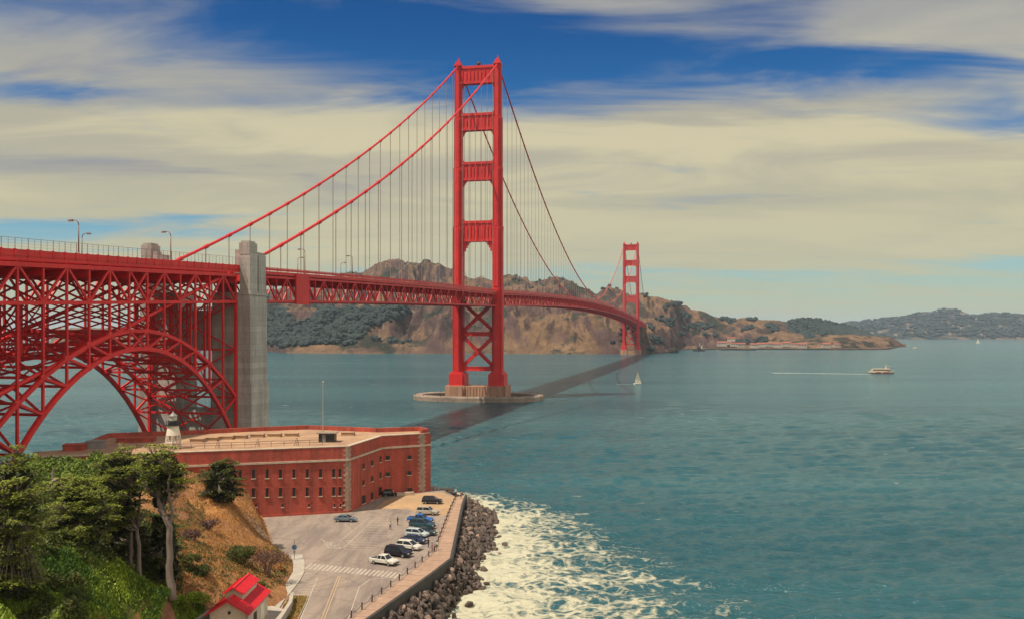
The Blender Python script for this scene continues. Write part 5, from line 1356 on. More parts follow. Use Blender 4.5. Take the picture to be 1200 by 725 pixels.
def hz(H, px, v):
    X, Y, Z, PX, V = H
    j = np.clip(np.searchsorted(PX[0], px), 1, PX.shape[1] - 1); i = np.clip(np.searchsorted(V[:, 0], v), 1, V.shape[0] - 1)
    a = X[i, j], Y[i, j], Z[i, j]; return Vector(a)
def wood(name, H, test, n, r0, r1, label, px0, px1, seed, vmax=1.0, mat='far_tree', kind='stuff', tall=1.0):
    r = random.Random(seed); mb = MB(); k = 0; t = 0
    while k < n and t < n * 60:
        t += 1; px = r.uniform(px0, px1); v = r.uniform(.02, vmax); p = hz(H, px, v)
        py = YH + (CAM_H - p.z) * F / p.y
        if not test(px, py, v, r): continue
        s = r.uniform(r0, r1); mb.blob((p.x + r.uniform(-4, 4), p.y, p.z + s * .45 * tall), (s, s, s * r.uniform(.7, 1.05) * tall), r.random() * 90, .32, sub=1 if s < 9 else 2); k += 1
    o = mb.build(name, M[mat], None, hz(H, (px0 + px1) / 2, .3)); return tag(o, label, 'woods', kind=kind)
def inpoly(px, py, poly):
    c = False; n = len(poly)
    for i in range(n):
        x0, y0 = poly[i]; x1, y1 = poly[(i + 1) % n]
        if (y0 > py) != (y1 > py) and px < (x1 - x0) * (py - y0) / (y1 - y0) + x0: c = not c
    return c
PA = [(300, 360), (330, 366), (345, 380), (362, 376), (375, 364), (400, 366), (420, 362), (440, 366), (470, 357), (482, 372), (462, 372), (450, 378), (432, 382), (424, 392), (410, 404), (385, 398), (360, 404), (320, 410), (300, 410)]
wood('woodland', HA, lambda px, py, v, r: inpoly(px, py + r.uniform(-4, 4), PA) or (r.random() < .03 and 395 < py < 411 and px < 520), 2600, 4.5, 10, 'dark blue green woods on the slope beyond the grey pylon', 296, 530, 3)
wood('gully_scrub', HA, lambda px, py, v, r: (abs(px - 740 + (py - 370) * .6) < 3 and r.random() < .2) or (px > 760 and noise.noise(Vector((px / 18, py / 9, 4))) > .22 and py > 356) or (600 < px < 730 and py < 340 and r.random() < .03), 1000, 3, 7, 'dark scrub in the folds of the headland right of the far tower', 596, 915, 4)
PB_ = [(912, 384), (925, 374), (940, 371), (960, 372), (985, 377), (1000, 381), (1008, 389), (990, 393), (975, 394), (955, 402), (925, 403), (880, 402), (850, 402), (836, 398), (845, 393), (880, 394), (905, 392)]
def woodB():
    r = random.Random(8); mb = MB(); k = 0
    top = lambda px: np.interp(px, [836, 870, 905, 914, 925, 935, 950, 962, 975, 988, 1000, 1009], [396, 395, 389, 380, 375, 371.5, 371.5, 373, 376, 378, 382, 389])
    while k < 1500:
        px = r.uniform(836, 1009); f = r.random(); py = float(top(px)) + f * (403 - float(top(px))) + 1.5
        if px > 960 and py > 394: continue
        d = 3080 - f * 350; p = P(px, py, d); p.z = max(p.z, 2); s = r.uniform(5, 10)
        mb.blob((p.x, p.y, p.z), (s, s, s * .85), r.random() * 90, .3, sub=1); k += 1
    # the hill itself under the trees
    for px in np.linspace(912, 1006, 30):
        t = float(top(px)); z = CAM_H + (YH - t) / F * 3080 - 9
        if z > 3: mb.blob(((px - CX) / F * 3110, 3110, 0), (26, 230, z), px, .05, sub=2)
    tag(mb.build('woodland', M['far_tree'], None, (960, 3000, 0)), 'dense dark wood on the rounded hill at the right end of the headland', 'woods', kind='stuff')
woodB()
wood('woodland', HC, lambda px, py, v, r: noise.noise(Vector((px / 22, v * 5, 2))) > -.22, 2600, 9, 22, 'hazy woods on the far right hills', 985, 1215, 9, tall=.6)

# houses on the far hills and along the far waterfront
M['house_wall'] = simple('pale_house_wall', (.45, .40, .34), .8, scale=.05); M['house_roof'] = simple('grey_house_roof', (.2, .17, .15), .8, scale=.05); M['tile_roof'] = simple('red_tile_roof', (.35, .10, .06), .8, scale=.05)
def house_proto(name, w, l, h, roof, label, cat, grp):
    r = thing(name, (0, 0, 0), label, cat, 0, grp)
    mb = MB(); mb.bb(-w / 2, w / 2, -l / 2, l / 2, -6, h); mb.build('wall', M['house_wall'], r)
    mb = MB(); mb.add([(-w * .55, -l * .55, h), (w * .55, -l * .55, h), (w * .55, l * .55, h), (-w * .55, l * .55, h), (-w * .55, 0, h + l * .28), (w * .55, 0, h + l * .28)], [(0, 1, 5, 4), (2, 3, 4, 5), (0, 4, 3), (1, 2, 5), (3, 2, 1, 0)]); mb.build('roof', roof, r)
    mb = MB()
    for k in (-.3, 0, .3): mb.box((w * k, -l / 2 - .02, h * .55), (w * .14, .1, h * .35))
    mb.build('window', M['dark_void'], r)
    return r
hp0 = house_proto('hillside_house', 20, 14, 9, M['house_roof'], 'small pale house among the trees on the far right hillside', 'house', 'houses on the far right hillside')
r = random.Random(12); hs = [(1088, 381), (1106, 381.5), (1122, 383), (1136, 382), (1150, 385), (1112, 392), (1098, 392), (1084, 392), (1128, 393), (1140, 376), (1160, 378), (1172, 381), (1184, 380), (1194, 387), (1064, 386), (1050, 388), (1076, 378), (1096, 372), (1116, 371), (1146, 390), (1166, 390), (1180, 391), (1030, 383), (1134, 388)] + [(r.uniform(1020, 1198), r.uniform(374, 394)) for _ in range(26)]
first = True
for px, py in hs:
    # the place on the slope behind that pixel
    best = min((abs(YH + (CAM_H - (q := hz(HC, px, v)).z) * F / q.y - py), v) for v in np.linspace(.01, .95, 60))
    q = hz(HC, px, best[1]); o = hp0 if first else copy_tree(hp0); first = False
    o.location = (q.x, q.y, q.z + 2); o.rotation_euler = (0, 0, r.uniform(-.6, .6)); s = r.uniform(.5, 1.05); o.scale = (s, s, s)
wf = house_proto('waterfront_house', 26, 14, 8, M['tile_roof'], 'low pale building with a red roof on the far waterfront below the dark wood', 'house', 'red roofed buildings on the far waterfront')
first = True
for px, py, d in ((846, 403.5, 2480), (853, 402, 2520), (860, 404, 2480), (868, 405, 2480), (884, 405.5, 2470), (893, 404.5, 2490), (902, 404, 2500), (911, 405, 2470), (921, 404, 2490), (931, 404.5, 2480), (940, 405.5, 2470), (968, 405.3, 2440), (980, 405, 2440), (857, 398, 2600)):
    p = P(px, py, d); p.z = max(p.z, 1.0); o = wf if first else copy_tree(wf); first = False
    o.location = p; o.rotation_euler = (0, 0, r.uniform(-.3, .3)); s = r.uniform(.5, .9); o.scale = (s * 1.2, s, s)
# flat ground and breakwater under them
mb = MB(); mb.prism([((px - CX) / F * d, d) for px, d in ((796, 2420), (840, 2430), (900, 2420), (985, 2390), (1040, 2440), (1055, 2900), (800, 2900))], -3, 2.2); tag(mb.build('far_shore', M['low_head'], None, (700, 2500, 0)), kind='structure')
mb = MB(); mb.prism([((px - CX) / F * d, d) for px, d in ((843, 2330), (886, 2318), (886, 2330), (843, 2342))], -3, 2.6); tag(mb.build('breakwater', M['wet_wall'], None, (560, 2330, 0)), 'dark low breakwater before the far waterfront', 'breakwater')
# rocks of the point below the far tower
q = U(786, 413, 0); mb = MB()
for k in range(9): mb.blob((q.x + random.uniform(-18, 16), q.y + random.uniform(-8, 8), random.uniform(0, 5)), (random.uniform(5, 10), random.uniform(5, 9), random.uniform(4, 9)), k, .4, sub=2)
tag(mb.build('point_rocks', M['low_head'], None, q), 'pale rocks off the point right of the far tower', 'rocks')

# ------------------------------------------------------------------ boats
M['hull_red'] = simple('red_hull', (.32, .04, .03), .5, scale=.5); M['hull_dark'] = simple('dark_hull', (.04, .03, .028), .5, scale=.5); M['sail'] = simple('cream_sail', (.72, .66, .5), .8, scale=.5)
def hull(mb, L_, B_, H_, mi=0, z0=-.6, sheer=.5):
    st = []
    for i in range(11):
        t = i / 10; x = -L_ / 2 + L_ * t; w = B_ / 2 * (1 - max(0, (t - .45) / .55) ** 2.2) * (.85 + .15 * min(1, t / .2)); z = H_ + sheer * max(0, (t - .4) / .6) ** 2
        st.append([(x, -w * .7, z0), (x, -w, H_ * .35), (x, -w, z), (x, w, z), (x, w, H_ * .35), (x, w * .7, z0)])
    vs = [p for s in st for p in s]; fs = []
    for i in range(10):
        for j in range(5): fs.append((i * 6 + j, (i + 1) * 6 + j, (i + 1) * 6 + j + 1, i * 6 + j + 1))
    fs += [tuple(range(6)), tuple(60 + j for j in range(5, -1, -1))]
    mb.add(vs, fs, mi)
fp_ = U(1033, 437, 0)
fe = thing('ferry', fp_, 'white and red sightseeing ferry with a wheelhouse heading right', 'ferry', R(-4))
mb = MB(); hull(mb, 27, 7.5, 2.6); hb = mb.build('hull', M['cream_wall'], fe)
mb = MB()
for sg in (-1, 1):
    for x0, x1 in ((-8.5, -1.5), (0, 7.0)):
        mb.add([(x0, sg * 3.78, .2), (x1, sg * 3.72, .2), (x1 - .6, sg * 3.8, 1.5), (x0 + 2, sg * 3.82, 1.7)], [(0, 1, 2, 3)] if sg < 0 else [(3, 2, 1, 0)])
mb.build('hull_stripe', M['hull_red'], hb)
mb = MB(); hull(mb, 27.3, 7.7, .45, 0, -.8, .1); mb.build('boot_top', M['hull_dark'], hb)
mb = MB(); mb.bb(-10.5, 8.5, -3.2, 3.2, 2.5, 4.9); mb.bb(-9, 5.5, -2.9, 2.9, 5.0, 5.2); cb = mb.build('cabin', M['cream_wall'], fe)
mb = MB(); mb.bb(-10, 8.55, -3.24, 3.24, 3.3, 4.3); mb.build('cabin_windows', M['dark_void'], cb)
mb = MB(); mb.bb(4.5, 8.0, -2.2, 2.2, 4.9, 7.3); mb.bb(4.2, 8.4, -2.5, 2.5, 7.3, 7.5); wh = mb.build('wheelhouse', M['white_paint'], fe)
mb = MB(); mb.bb(5.0, 8.06, -2.24, 2.24, 5.9, 6.8); mb.build('wheelhouse_windows', M['dark_void'], wh)
mb = MB(); mb.tube([(5, 0, 7.4), (5, 0, 10.5)], [.16, .08], 6); mb.tube([(5, -1, 9.3), (5, 1, 9.3)], .07, 5); mb.build('mast', M['white_paint'], fe)
mb = MB()
for k in range(12): mb.tube([(-10 + k * 1.25, -3.0, 4.9), (-10 + k * 1.25, -3.0, 6.0)], .05, 4)
mb.tube([(-10, -3, 6), (4, -3, 6)], .06, 4); mb.build('deck_rail', M['white_paint'], fe)
def wake(pts, label, w0, w1):
    mb = MB(); n = len(pts); vs = []
    for i, p in enumerate(pts):
        w = (w0 + (w1 - w0) * i / (n - 1)) * random.uniform(.7, 1.2); vs += [(p.x, p.y - w, .06), (p.x, p.y + w, .06)]
    mb.add(vs, [(2 * i, 2 * i + 1, 2 * i + 3, 2 * i + 2) for i in range(n - 1)])
    tag(mb.build('wake', M['wake_foam'], None, (pts[0].x, pts[0].y, 0)), label, 'wake', kind='stuff')
wake([U(px, 438 - (1020 - px) * .012, 0) for px in np.linspace(1021, 905, 40)], 'white wake trailing behind the red and white ferry', 3.0, 4.5)
sp_ = U(747.5, 449.5, 0)
sb = thing('sailboat', sp_, 'cream sailboat with two tall sails near the bridge shadow', 'sailboat', R(38)); sb.scale = (.76,) * 3
mb = MB(); hull(mb, 12, 3.4, 1.1); mb.bb(-3, 2, -.9, .9, 1.0, 1.6); mb.build('hull', M['white_paint'], sb)
mb = MB(); mb.tube([(.6, 0, 1), (.6, 0, 16.5)], [.12, .06], 6); mb.tube([(.6, 0, 2.2), (-4.6, .5, 2.2)], .08, 6); mb.build('mast', M['grey_metal'], sb)
def sail(name, pts):
    mb = MB(); a, b, c = (Vector(p) for p in pts); n = 8; vs = []; fs = []
    for i in range(n + 1):
        for j in range(n + 1 - i):
            u, v = i / n, j / n; p = a + (b - a) * u + (c - a) * v; bl = u * v * 4 + (1 - u - v) * v * 3; p.y += .5 * bl; vs.append(tuple(p))
    idx = lambda i, j: sum(n + 1 - k for k in range(i)) + j
    for i in range(n):
        for j in range(n - i):
            fs.append((idx(i, j), idx(i + 1, j), idx(i, j + 1)))
            if j < n - i - 1: fs.append((idx(i + 1, j), idx(i + 1, j + 1), idx(i, j + 1)))
    q = len(vs); mb.add(vs + [(x, y + .04, z) for x, y, z in vs], fs + [tuple(q + k for k in f[::-1]) for f in fs])
    mb.build(name, M['sail'], sb, smooth=True)
sail('mainsail', [(-4.6, .5, 2.3), (.5, 0, 2.3), (.55, 0, 16.2)]); sail('jib', [(5.6, 0, 1.3), (.9, .4, 1.8), (.7, 0, 15)])
wake([U(px, 449.8, 0) for px in np.linspace(741, 722, 12)], 'thin white wake trailing behind the sailboat', .5, 1.0)
s2 = thing('sailboat', U(1146, 402, 0), 'tiny far sailboat with cream sails before the far hills', 'sailboat')
mb = MB(); hull(mb, 16, 4.5, 1.6); mb.build('hull', M['white_paint'], s2)
mb = MB(); mb.add([(-7, 0, 2.5), (.5, 0, 2.5), (.5, 0, 22), (-7, .1, 2.5), (.5, .1, 2.5), (.5, .1, 22)], [(0, 1, 2), (5, 4, 3)]); mb.add([(1.2, 0, 2.2), (8, 0, 1.8), (.9, 0, 19), (1.2, .1, 2.2), (8, .1, 1.8), (.9, .1, 19)], [(0, 1, 2), (5, 4, 3)]); mb.build('sail', M['sail'], s2)
mb = MB(); mb.tube([(.7, 0, 1), (.7, 0, 23)], .15, 5); mb.build('mast', M['grey_metal'], s2)
s3 = thing('work_boat', U(819, 411, 0), 'dark old vessel with a tall superstructure near the far shore', 'boat')
mb = MB(); hull(mb, 30, 8, 3.0, 0, -1, 1.5); mb.build('hull', M['hull_dark'], s3)
mb = MB(); mb.bb(-4, 5, -3, 3, 3, 8); mb.bb(-2, 4, -2.4, 2.4, 8, 11); mb.build('superstructure', M['hull_dark'], s3)
mb = MB(); mb.tube([(1, 0, 10), (1, 0, 21)], .4, 6); mb.tube([(8, 0, 3), (8, 0, 16)], .3, 6); mb.tube([(1, 0, 20), (8, 0, 6), (14, 0, 4.5)], .2, 5); mb.bb(4.5, 8, -1, 1, 7, 12); mb.build('mast', M['white_paint'], s3)
s4 = thing('motor_boat', U(1072, 407.5, 0), 'tiny white motor boat off the end of the reddish point', 'boat')
mb = MB(); hull(mb, 11, 3.6, 1.6); mb.build('hull', M['white_paint'], s4); mb = MB(); mb.bb(-2, 2.5, -1.2, 1.2, 1.5, 3.6); mb.build('cabin', M['white_paint'], s4)

# ------------------------------------------------------------------ trees and shrubs
def land_at(x, y): return land_pt(x, y)
def spray_arrays(plates, per_area, r):
    """flat fan-shaped foliage plates: (centre, radius, thickness, tilt vector)"""
    C = []; D = []; Nn = []; LN = []; WD = []
    for (c, R_, th, tl) in plates:
        n = int(per_area * R_ * R_)
        ang = r.uniform(0, 2 * np.pi, n); rad = R_ * np.sqrt(r.uniform(0, 1, n)) * (1 + .22 * np.sin(ang * 3 + c[0] * 5) + .15 * np.sin(ang * 7 + c[1] * 3))
        dx = np.cos(ang); dy = np.sin(ang); f = rad / R_
        z = th * (1 - f ** 2) * r.uniform(-.35, 1.0, n) + .07 * R_ * np.sin(ang * 4 + c[2] * 9) * f - .06 * R_ * f ** 2 + r.normal(0, .04, n)
        p = np.stack([c[0] + dx * rad, c[1] + dy * rad, c[2] + z + (dx * tl[0] + dy * tl[1]) * rad], -1)
        C.append(p); D.append(np.stack([dx, dy, r.uniform(-.05, .5, n)], -1) + r.normal(0, .5, (n, 3)) * [1, 1, .3])
        q = r.normal(0, .32, (n, 3)); q[:, 2] = 1; Nn.append(q); LN.append(r.uniform(.35, .8, n)); WD.append(r.uniform(.12, .26, n))
    return [np.concatenate(a) for a in (C, D, Nn, LN, WD)]
def cypress(label, base, trunk, plates, mat='cypress', per=58, seed=0, extra_trunks=(), limbs=True, size=1.0, name='cypress_tree'):
    r = np.random.default_rng(seed); root = thing(name, base, label, 'tree'); b = Vector(base)
    mb = MB()
    for tr in (trunk, *extra_trunks):
        pts = [Vector(p[:3]) for p in tr]; 
        # smooth the line
        P2 = []; R2 = []
        for i in range(len(tr) - 1):
            for k in range(4):
                t = k / 4; P2.append(pts[i].lerp(pts[i + 1], t)); R2.append(tr[i][3] + (tr[i + 1][3] - tr[i][3]) * t)
        P2.append(pts[-1]); R2.append(tr[-1][3])
        for i in range(1, len(P2) - 1): P2[i] = P2[i] + Vector((r.normal(0, .05), r.normal(0, .05), 0))
        mb.tube(P2, R2, 10)
    if limbs:
        allp = [Vector(p[:3]) for tr in (trunk, *extra_trunks) for p in tr]; zt = max(p.z for p in allp); allp = [p for p in allp if p.z > .42 * zt]
        for (c, R_, th, tl) in plates:
            cc = Vector(c) - b; s = min((p for p in allp), key=lambda p: (p - cc).length + max(0, p.z - cc.z + .5) * 3)
            m = s.lerp(cc, .5) + Vector((0, 0, -.3)); mb.tube([s, m, cc + Vector((0, 0, -.1))], [.17 * size, .11 * size, .04], 6)
            for k in range(4):
                a = r.uniform(0, 6.28); mb.tube([m, cc + Vector((math.cos(a) * R_ * .7, math.sin(a) * R_ * .7, -.05))], [.06 * size, .02], 4)
    mb.build('trunk', M['bark'], root, smooth=True)
    C, D, Nn, LN, WD = spray_arrays(plates, per, r)
    leaf_mesh('crown', M[mat], C - np.array(base), D, Nn, LN * size, WD * size, root)
    # inner twigs and needles coloured dark as shade, closing the view through the crown
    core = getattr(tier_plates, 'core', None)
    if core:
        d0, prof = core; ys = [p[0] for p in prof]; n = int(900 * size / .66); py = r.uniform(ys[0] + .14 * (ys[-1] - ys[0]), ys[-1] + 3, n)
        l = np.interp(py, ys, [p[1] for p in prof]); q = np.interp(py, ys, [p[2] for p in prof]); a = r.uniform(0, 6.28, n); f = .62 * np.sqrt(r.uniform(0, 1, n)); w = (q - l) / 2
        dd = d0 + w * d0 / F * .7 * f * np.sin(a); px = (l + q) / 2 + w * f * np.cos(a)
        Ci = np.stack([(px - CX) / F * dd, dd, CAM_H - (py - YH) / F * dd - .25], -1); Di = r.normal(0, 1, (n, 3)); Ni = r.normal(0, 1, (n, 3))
        leaf_mesh('inner_shade_foliage', M['shade_leaf'], Ci - b_arr(base), Di, Ni, r.uniform(.5, 1.1, n), r.uniform(.25, .5, n), root)
    return root
def b_arr(b): return np.array([b[0], b[1], b[2]])
def layer_plates(px, d, profile, n, seed, thick=.5, depth=.8, rmin=.9, rmax=1.9):
    """plates filling a crown whose half width (photo pixels) at each height is given: [(py, left px, right px)]"""
    r = random.Random(seed); out = []; ys = [p[0] for p in profile]
    for i in range(n):
        py = ys[0] + (ys[-1] - ys[0]) * ((i + r.random()) / n)
        l = np.interp(py, ys, [p[1] for p in profile]); q = np.interp(py, ys, [p[2] for p in profile]); c = (l + q) / 2; w = (q - l) / 2
        a = r.uniform(0, 6.28); f = r.random() ** .55; x = c + w * f * math.cos(a) * .86; dd = d + w * d / F * f * math.sin(a) * depth
        R_ = r.uniform(rmin, rmax) * min(1, .45 + w * d / F / 4)
        out.append((tuple(P(x, py, dd)), R_, thick * r.uniform(.7, 1.3), (r.uniform(-.12, .12) + .08 * math.cos(a), r.uniform(-.12, .12) + .05 * math.sin(a))))
    return out
def tier_plates(d, profile, ntier, per, seed, depth=.85, thick=.2):
    """boughs in flat tiers, one above the other, with dark gaps between"""
    r = random.Random(seed); out = []; ys = [p[0] for p in profile]; nt = max(5, round(ntier * .8))
    for i in range(nt):
        py = ys[0] + (ys[-1] - ys[0]) * (i + .2 + r.uniform(-.18, .18)) / nt
        l = np.interp(py, ys, [p[1] for p in profile]); q = np.interp(py, ys, [p[2] for p in profile]); c = (l + q) / 2; w = (q - l) / 2; wm = w * d / F
        k = max(3, round(wm * 3.6)); a0 = r.uniform(0, 6.28)
        for j in range(k):
            a = a0 + 6.283 * j / k + r.uniform(-.5, .5); f = r.uniform(.45, 1.0) if j % 4 else r.uniform(0, .5)
            R_ = r.uniform(.62, 1.25) * min(1, .5 + wm / 6)
            x = c + w * f * math.cos(a) * .92; dd = d + wm * depth * f * math.sin(a)
            out.append((tuple(P(x, py + r.uniform(-3.5, 3.5) + f * 2.0, dd)), R_, thick * r.uniform(.7, 1.6), (-.08 * math.cos(a) + r.uniform(-.12, .12), -.16 * math.sin(a) + r.uniform(-.1, .1))))
    tier_plates.core = (d, profile)
    return out
def loc_tr(base, pts):
    """trunk through photo points (px, py, depth, radius), relative to the base"""
    return [(*(P(px, py, d) - Vector(base)), rr) for px, py, d, rr in pts]

b4 = P(201, 699, 108); b4.z -= .3
cypress('tall cypress with one thick pale forked trunk leaning left, at the right of the grove', b4,
        loc_tr(b4, [(202, 702, 108, .56), (199, 670, 108, .42), (199, 640, 108, .38), (199, 618, 108, .36), (194, 606, 108, .34), (188, 597, 108.2, .30), (186, 582, 108.4, .24), (188, 562, 108.5, .2), (186, 540, 108.8, .1)]),
        tier_plates(109, [(521, 174, 202), (530, 160, 216), (542, 152, 226), (556, 154, 229), (568, 162, 224), (578, 172, 206), (588, 176, 196)], 9, 5, 4), seed=4, per=125, size=.66,
        extra_trunks=[loc_tr(b4, [(198, 614, 108, .26), (202, 602, 107.8, .22), (200, 588, 107.6, .18), (197, 575, 107.5, .15), (200, 552, 107.2, .1)])])
b3 = P(160, 688, 113); b3.z -= .3
cypress('cypress with twin slender pale trunks in the middle of the grove', b3,
        loc_tr(b3, [(158, 690, 113, .34), (153, 655, 113, .26), (154, 625, 113, .22), (150, 590, 113, .16), (148, 550, 113, .08)]),
        tier_plates(112, [(519, 136, 152), (527, 120, 166), (540, 108, 174), (556, 102, 178), (575, 100, 176), (592, 104, 172), (608, 114, 168), (622, 124, 160)], 12, 6, 5), seed=5, per=125, size=.66,
        extra_trunks=[loc_tr(b3, [(163, 690, 113, .36), (163.5, 655, 113, .27), (161, 620, 113, .22), (164, 580, 113, .14)])])
b2 = P(96, 662, 107); b2.z -= .3
cypress('broad low cypress with layered yellow green boughs left of the twin trunks', b2,
        loc_tr(b2, [(96, 666, 107, .5), (98, 630, 107, .4), (94, 600, 107, .3), (96, 575, 107, .15)]),
        tier_plates(106, [(558, 82, 112), (572, 64, 130), (588, 54, 142), (604, 48, 150), (620, 52, 140), (634, 60, 128)], 10, 6, 6), seed=6, per=125, size=.66)
b1 = P(16, 690, 92); b1.z -= .3
cypress('large dark cypress with drooping layered boughs at the left edge', b1,
        loc_tr(b1, [(16, 694, 92, .55), (18, 640, 92, .42), (16, 590, 92, .28), (19, 545, 92, .12), (19, 522, 92, .06)]),
        tier_plates(91, [(522, 12, 26), (532, -2, 40), (548, -22, 54), (572, -38, 62), (598, -45, 66), (628, -48, 62), (650, -45, 60), (664, -40, 66), (676, -36, 60), (692, -36, 50)], 17, 5, 7), seed=7, per=125, size=.64)
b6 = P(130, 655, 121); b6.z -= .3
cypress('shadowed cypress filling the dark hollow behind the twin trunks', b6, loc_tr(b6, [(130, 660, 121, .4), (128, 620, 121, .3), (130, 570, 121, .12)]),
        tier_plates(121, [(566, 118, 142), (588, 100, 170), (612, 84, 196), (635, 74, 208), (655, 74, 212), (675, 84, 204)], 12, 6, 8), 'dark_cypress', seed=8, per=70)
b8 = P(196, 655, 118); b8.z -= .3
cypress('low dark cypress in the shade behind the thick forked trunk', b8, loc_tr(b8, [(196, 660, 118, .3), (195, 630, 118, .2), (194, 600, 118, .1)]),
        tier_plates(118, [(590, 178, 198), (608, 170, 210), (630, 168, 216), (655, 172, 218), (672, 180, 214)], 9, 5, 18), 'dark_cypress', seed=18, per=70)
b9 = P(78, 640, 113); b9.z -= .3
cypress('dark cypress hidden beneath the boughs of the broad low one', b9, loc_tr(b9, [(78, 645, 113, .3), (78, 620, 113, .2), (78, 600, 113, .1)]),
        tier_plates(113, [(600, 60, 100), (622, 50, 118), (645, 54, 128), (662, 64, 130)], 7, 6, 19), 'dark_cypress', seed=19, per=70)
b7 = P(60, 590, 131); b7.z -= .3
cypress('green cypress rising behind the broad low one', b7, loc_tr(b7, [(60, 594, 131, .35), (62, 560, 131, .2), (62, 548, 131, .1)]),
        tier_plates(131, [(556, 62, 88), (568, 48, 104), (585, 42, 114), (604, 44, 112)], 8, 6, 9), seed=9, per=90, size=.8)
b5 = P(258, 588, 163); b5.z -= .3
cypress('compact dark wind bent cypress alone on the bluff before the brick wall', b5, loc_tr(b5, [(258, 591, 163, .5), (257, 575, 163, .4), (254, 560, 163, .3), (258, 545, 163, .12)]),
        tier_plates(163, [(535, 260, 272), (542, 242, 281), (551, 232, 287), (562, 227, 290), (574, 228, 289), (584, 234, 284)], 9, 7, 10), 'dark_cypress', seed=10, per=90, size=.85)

def bush(name, label, px, py, d, rx, h, mat, seed, cat='bush', n=1500, stem=True, sz=.34, grp=None, tall=0.0):
    r = np.random.default_rng(seed); c = P(px, py, d); c.z = max(land_at(c.x, c.y) + .25, c.z - .5) if py > 540 else c.z
    root = thing(name, c, label, cat, group=grp)
    k = max(5, int(rx * 5)); cen = np.stack([r.normal(0, rx * .42, k), r.normal(0, rx * .42, k), tall + np.abs(r.uniform(.2, .8, k)) * h], -1)
    i = r.integers(0, k, n); v = r.normal(0, 1, (n, 3)); v /= np.linalg.norm(v, axis=1, keepdims=True)
    rad = rx * .42 * r.uniform(.55, 1.05, n)[:, None]
    C = cen[i] + v * rad * [1, 1, .7]; D = v + r.normal(0, .6, (n, 3)); Nn = v + r.normal(0, .5, (n, 3))
    leaf_mesh('foliage', M[mat], C, D, Nn, r.uniform(.6, 1.3, n) * sz, r.uniform(.3, .6, n) * sz, root)
    if stem:
        mb = MB()
        for j in range(k):
            mb.tube([(0, 0, -.4), (cen[j][0] * .3, cen[j][1] * .3, max(.2, tall * .8)), tuple(cen[j])], [.10 if not tall else .16, .07, .02], 5)
        mb.build('stem', M['twig'], root)
    return root
bush('bare_tree', 'small brown almost leafless tree beside the footway', 313, 683, 141, 2.9, 1.9, 'brown_leaf', 21, 'tree', 1700, True, .30, tall=2.2)
bush('round_bush', 'round dark green bush left of the brown leafless tree', 284, 660, 143, 2.3, 2.6, 'scrub', 22, n=2600, tall=.3)
bush('low_bush', 'low dark bush on the orange bank above the shed roof', 236, 676, 128, 1.7, 1.2, 'scrub', 23, n=1400)
bush('low_bush', 'small dark bush at the foot of the forked cypress', 222, 655, 128, 1.6, 1.3, 'scrub', 24, n=1300)
bush('low_bush', 'low bush in the shade left of the shed', 226, 700, 116, 1.8, .9, 'shrub', 25, n=1400)
bush('low_bush', 'dark bush between the brown leafless tree and the shed', 298, 690, 132, 1.5, 1.0, 'scrub', 26, n=1200)
bush('low_bush', 'brown bush halfway down the orange bank', 222, 634, 140, 2.0, 1.1, 'brown_leaf', 27, n=1300)
bush('low_bush', 'brown bush near the top of the orange bank beneath the compact cypress', 245, 612, 150, 1.9, .8, 'brown_leaf', 28, n=1100)
bush('low_bush', 'olive bush on the verge below the round blue sign', 330, 668, 150, 1.4, .8, 'dry', 29, n=1000)

# ground cover as masses of leaves and blades
def cover(name, mat, region, n, ln, wd, label, hgt=.3, up=.5, seed=0, clump=None, kind='stuff', cat='ground cover'):
    r = np.random.default_rng(seed); pts = []
    while len(pts) < n:
        x = r.uniform(region[0], region[1], n); y = r.uniform(region[2], region[3], n)
        z = land_z(x, y); py = YH + (CAM_H - z) * F / y; px = CX + x / y * F
        ok = region[4](px, py, x, y)
        for a, b, c in zip(x[ok], y[ok], z[ok]):
            if clump:
                q = noise.noise(Vector((a / clump, b / clump, seed)))
                if q < r.uniform(-.5, .1): continue
                c += max(0, q) * hgt * 2.4
            pts.append((a, b, c))
            if len(pts) >= n: break
    C = np.array(pts); k = len(C)
    nzv = np.array([noise.fractal(Vector((p[0] * .12, p[1] * .12, 1.7)), 1, 2, 5) * .9 + noise.fractal(Vector((p[0] * .45, p[1] * .45, 8.7)), 1, 2, 4) * .35 for p in C]) * np.clip((C[:, 1] - 20) / 40, 0, 1)
    dl = np.where(pip(C[:, 0], C[:, 1], LOT), 0, pdist(C[:, 0], C[:, 1], LOT)); C[:, 2] += nzv * np.clip(dl / 6, 0, 1) + r.uniform(.02, hgt, k)
    D = r.normal(0, 1, (k, 3)); D[:, 2] = np.abs(D[:, 2]) * up + up
    Nn = r.normal(0, .6, (k, 3)); Nn[:, 2] += 1
    o = leaf_mesh(name, M[mat], C, D, Nn, r.uniform(.6, 1.4, k) * ln, r.uniform(.6, 1.4, k) * wd, None, (C[0][0], C[0][1], C[0][2]))
    return tag(o, label, cat, kind=kind)
cover('undergrowth', 'shrub', (-95, -30, 60, 128, lambda px, py, x, y: (px > -30) & (px < 240) & (py > np.interp(px, [0, 60, 130, 190, 220], [640, 645, 662, 690, 705])) & (py < 745)), 52000, .40, .13, 'bright green undergrowth on the slope below the cypresses', .45, .9, 31, 2.2)
cover('undergrowth', 'thicket', (-105, -62, 120, 176, lambda px, py, x, y: (px > 20) & (px < 215) & (py > 525) & (py < 600)), 22000, .55, .28, 'green thicket between the grove and the fort wall', .9, .35, 32, 3.0)
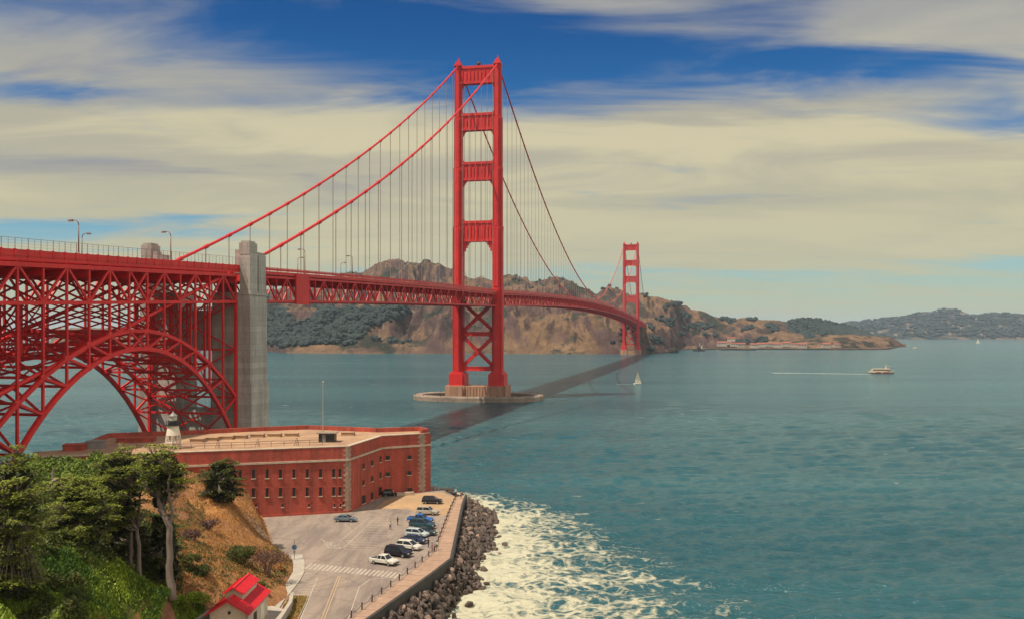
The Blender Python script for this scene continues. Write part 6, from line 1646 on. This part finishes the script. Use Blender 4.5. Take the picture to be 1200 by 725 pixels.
cover('shade_toned_undergrowth', 'scrub', (-95, -40, 55, 110, lambda px, py, x, y: (px > -30) & (px < 105) & (py > 655) & (py < 745) & (py > 655 + .3 * px)), 9000, .42, .2, 'undergrowth coloured dark green for shade in the lower left corner', .7, .35, 43, 2.0)  # dark leaves put in as the shade by the left-edge cypress
cover('shade_dark_undergrowth', 'dark_cypress', (-95, -38, 90, 140, lambda px, py, x, y: (px > -20) & (px < 214) & (py > 575) & (py < np.interp(px, [0, 60, 130, 190, 220], [650, 655, 672, 700, 700]))), 16000, .5, .25, 'undergrowth coloured dark for the shade beneath the cypresses', .6, .4, 41, 2.0)  # canopy shade is put into the leaf colour here
cover('dry_grass', 'dry', (-75, -38, 112, 190, lambda px, py, x, y: (px > 196) & (px < 345) & (py > 560) & (py < 705) & ~pip(x, y, LOT)), 15000, .5, .09, 'dry orange grass on the bank above the car park', .25, .9, 33, 2.5)
cover('bank_scrub', 'scrub', (-70, -36, 112, 185, lambda px, py, x, y: (px > 196) & (px < 345) & (py > 590) & (py < 705) & ~pip(x, y, LOT) & ((py > 640) | (px < 240))), 7000, .35, .16, 'dark low scrub scattered over the orange bank', .3, .4, 34, 1.6)
def verge_cover():
    r = np.random.default_rng(3); n = 2600; xs_ = r.uniform(-37, -26, 40000); ys_ = r.uniform(105, 140, 40000); ok = pip(xs_, ys_, VG2); C = np.stack([xs_[ok], ys_[ok], np.full(ok.sum(), GZ + .22)], -1)[:n]; k = len(C)
    D = r.normal(0, 1, (k, 3)); D[:, 2] = np.abs(D[:, 2]) + .4; Nn = r.normal(0, .6, (k, 3)); Nn[:, 2] += 1
    half = k // 2
    tag(leaf_mesh('verge_grass', M['shrub'], C[:half], D[:half], Nn[:half], r.uniform(.2, .4, half), r.uniform(.05, .12, half), None, tuple(C[0])), 'green grass on the kerbed verge beside the road', 'grass', kind='stuff')
    tag(leaf_mesh('dry_verge_grass', M['dry'], C[half:], D[half:], Nn[half:], r.uniform(.2, .4, k - half), r.uniform(.05, .12, k - half), None, tuple(C[half])), 'dry orange grass on the kerbed verge beside the road', 'grass', kind='stuff')
verge_cover()

# ------------------------------------------------------------------ the air between
hb_ = MB(); hb_.bb(-31000, 31000, -21000, 31000, -9.0, 380)
hm = bpy.data.materials.new('haze_air'); hm.use_nodes = True; N_ = hm.node_tree.nodes; L_ = hm.node_tree.links
for n_ in list(N_):
    if n_.type != 'OUTPUT_MATERIAL': N_.remove(n_)
pv = N_.new('ShaderNodeVolumePrincipled'); pv.inputs['Color'].default_value = (0.62, 0.78, 0.95, 1); pv.inputs['Density'].default_value = 3.9e-5; pv.inputs['Anisotropy'].default_value = 0.0
L_.new(pv.outputs[0], N_['Material Output'].inputs['Volume'])
tag(hb_.build('haze', hm), kind='stuff')
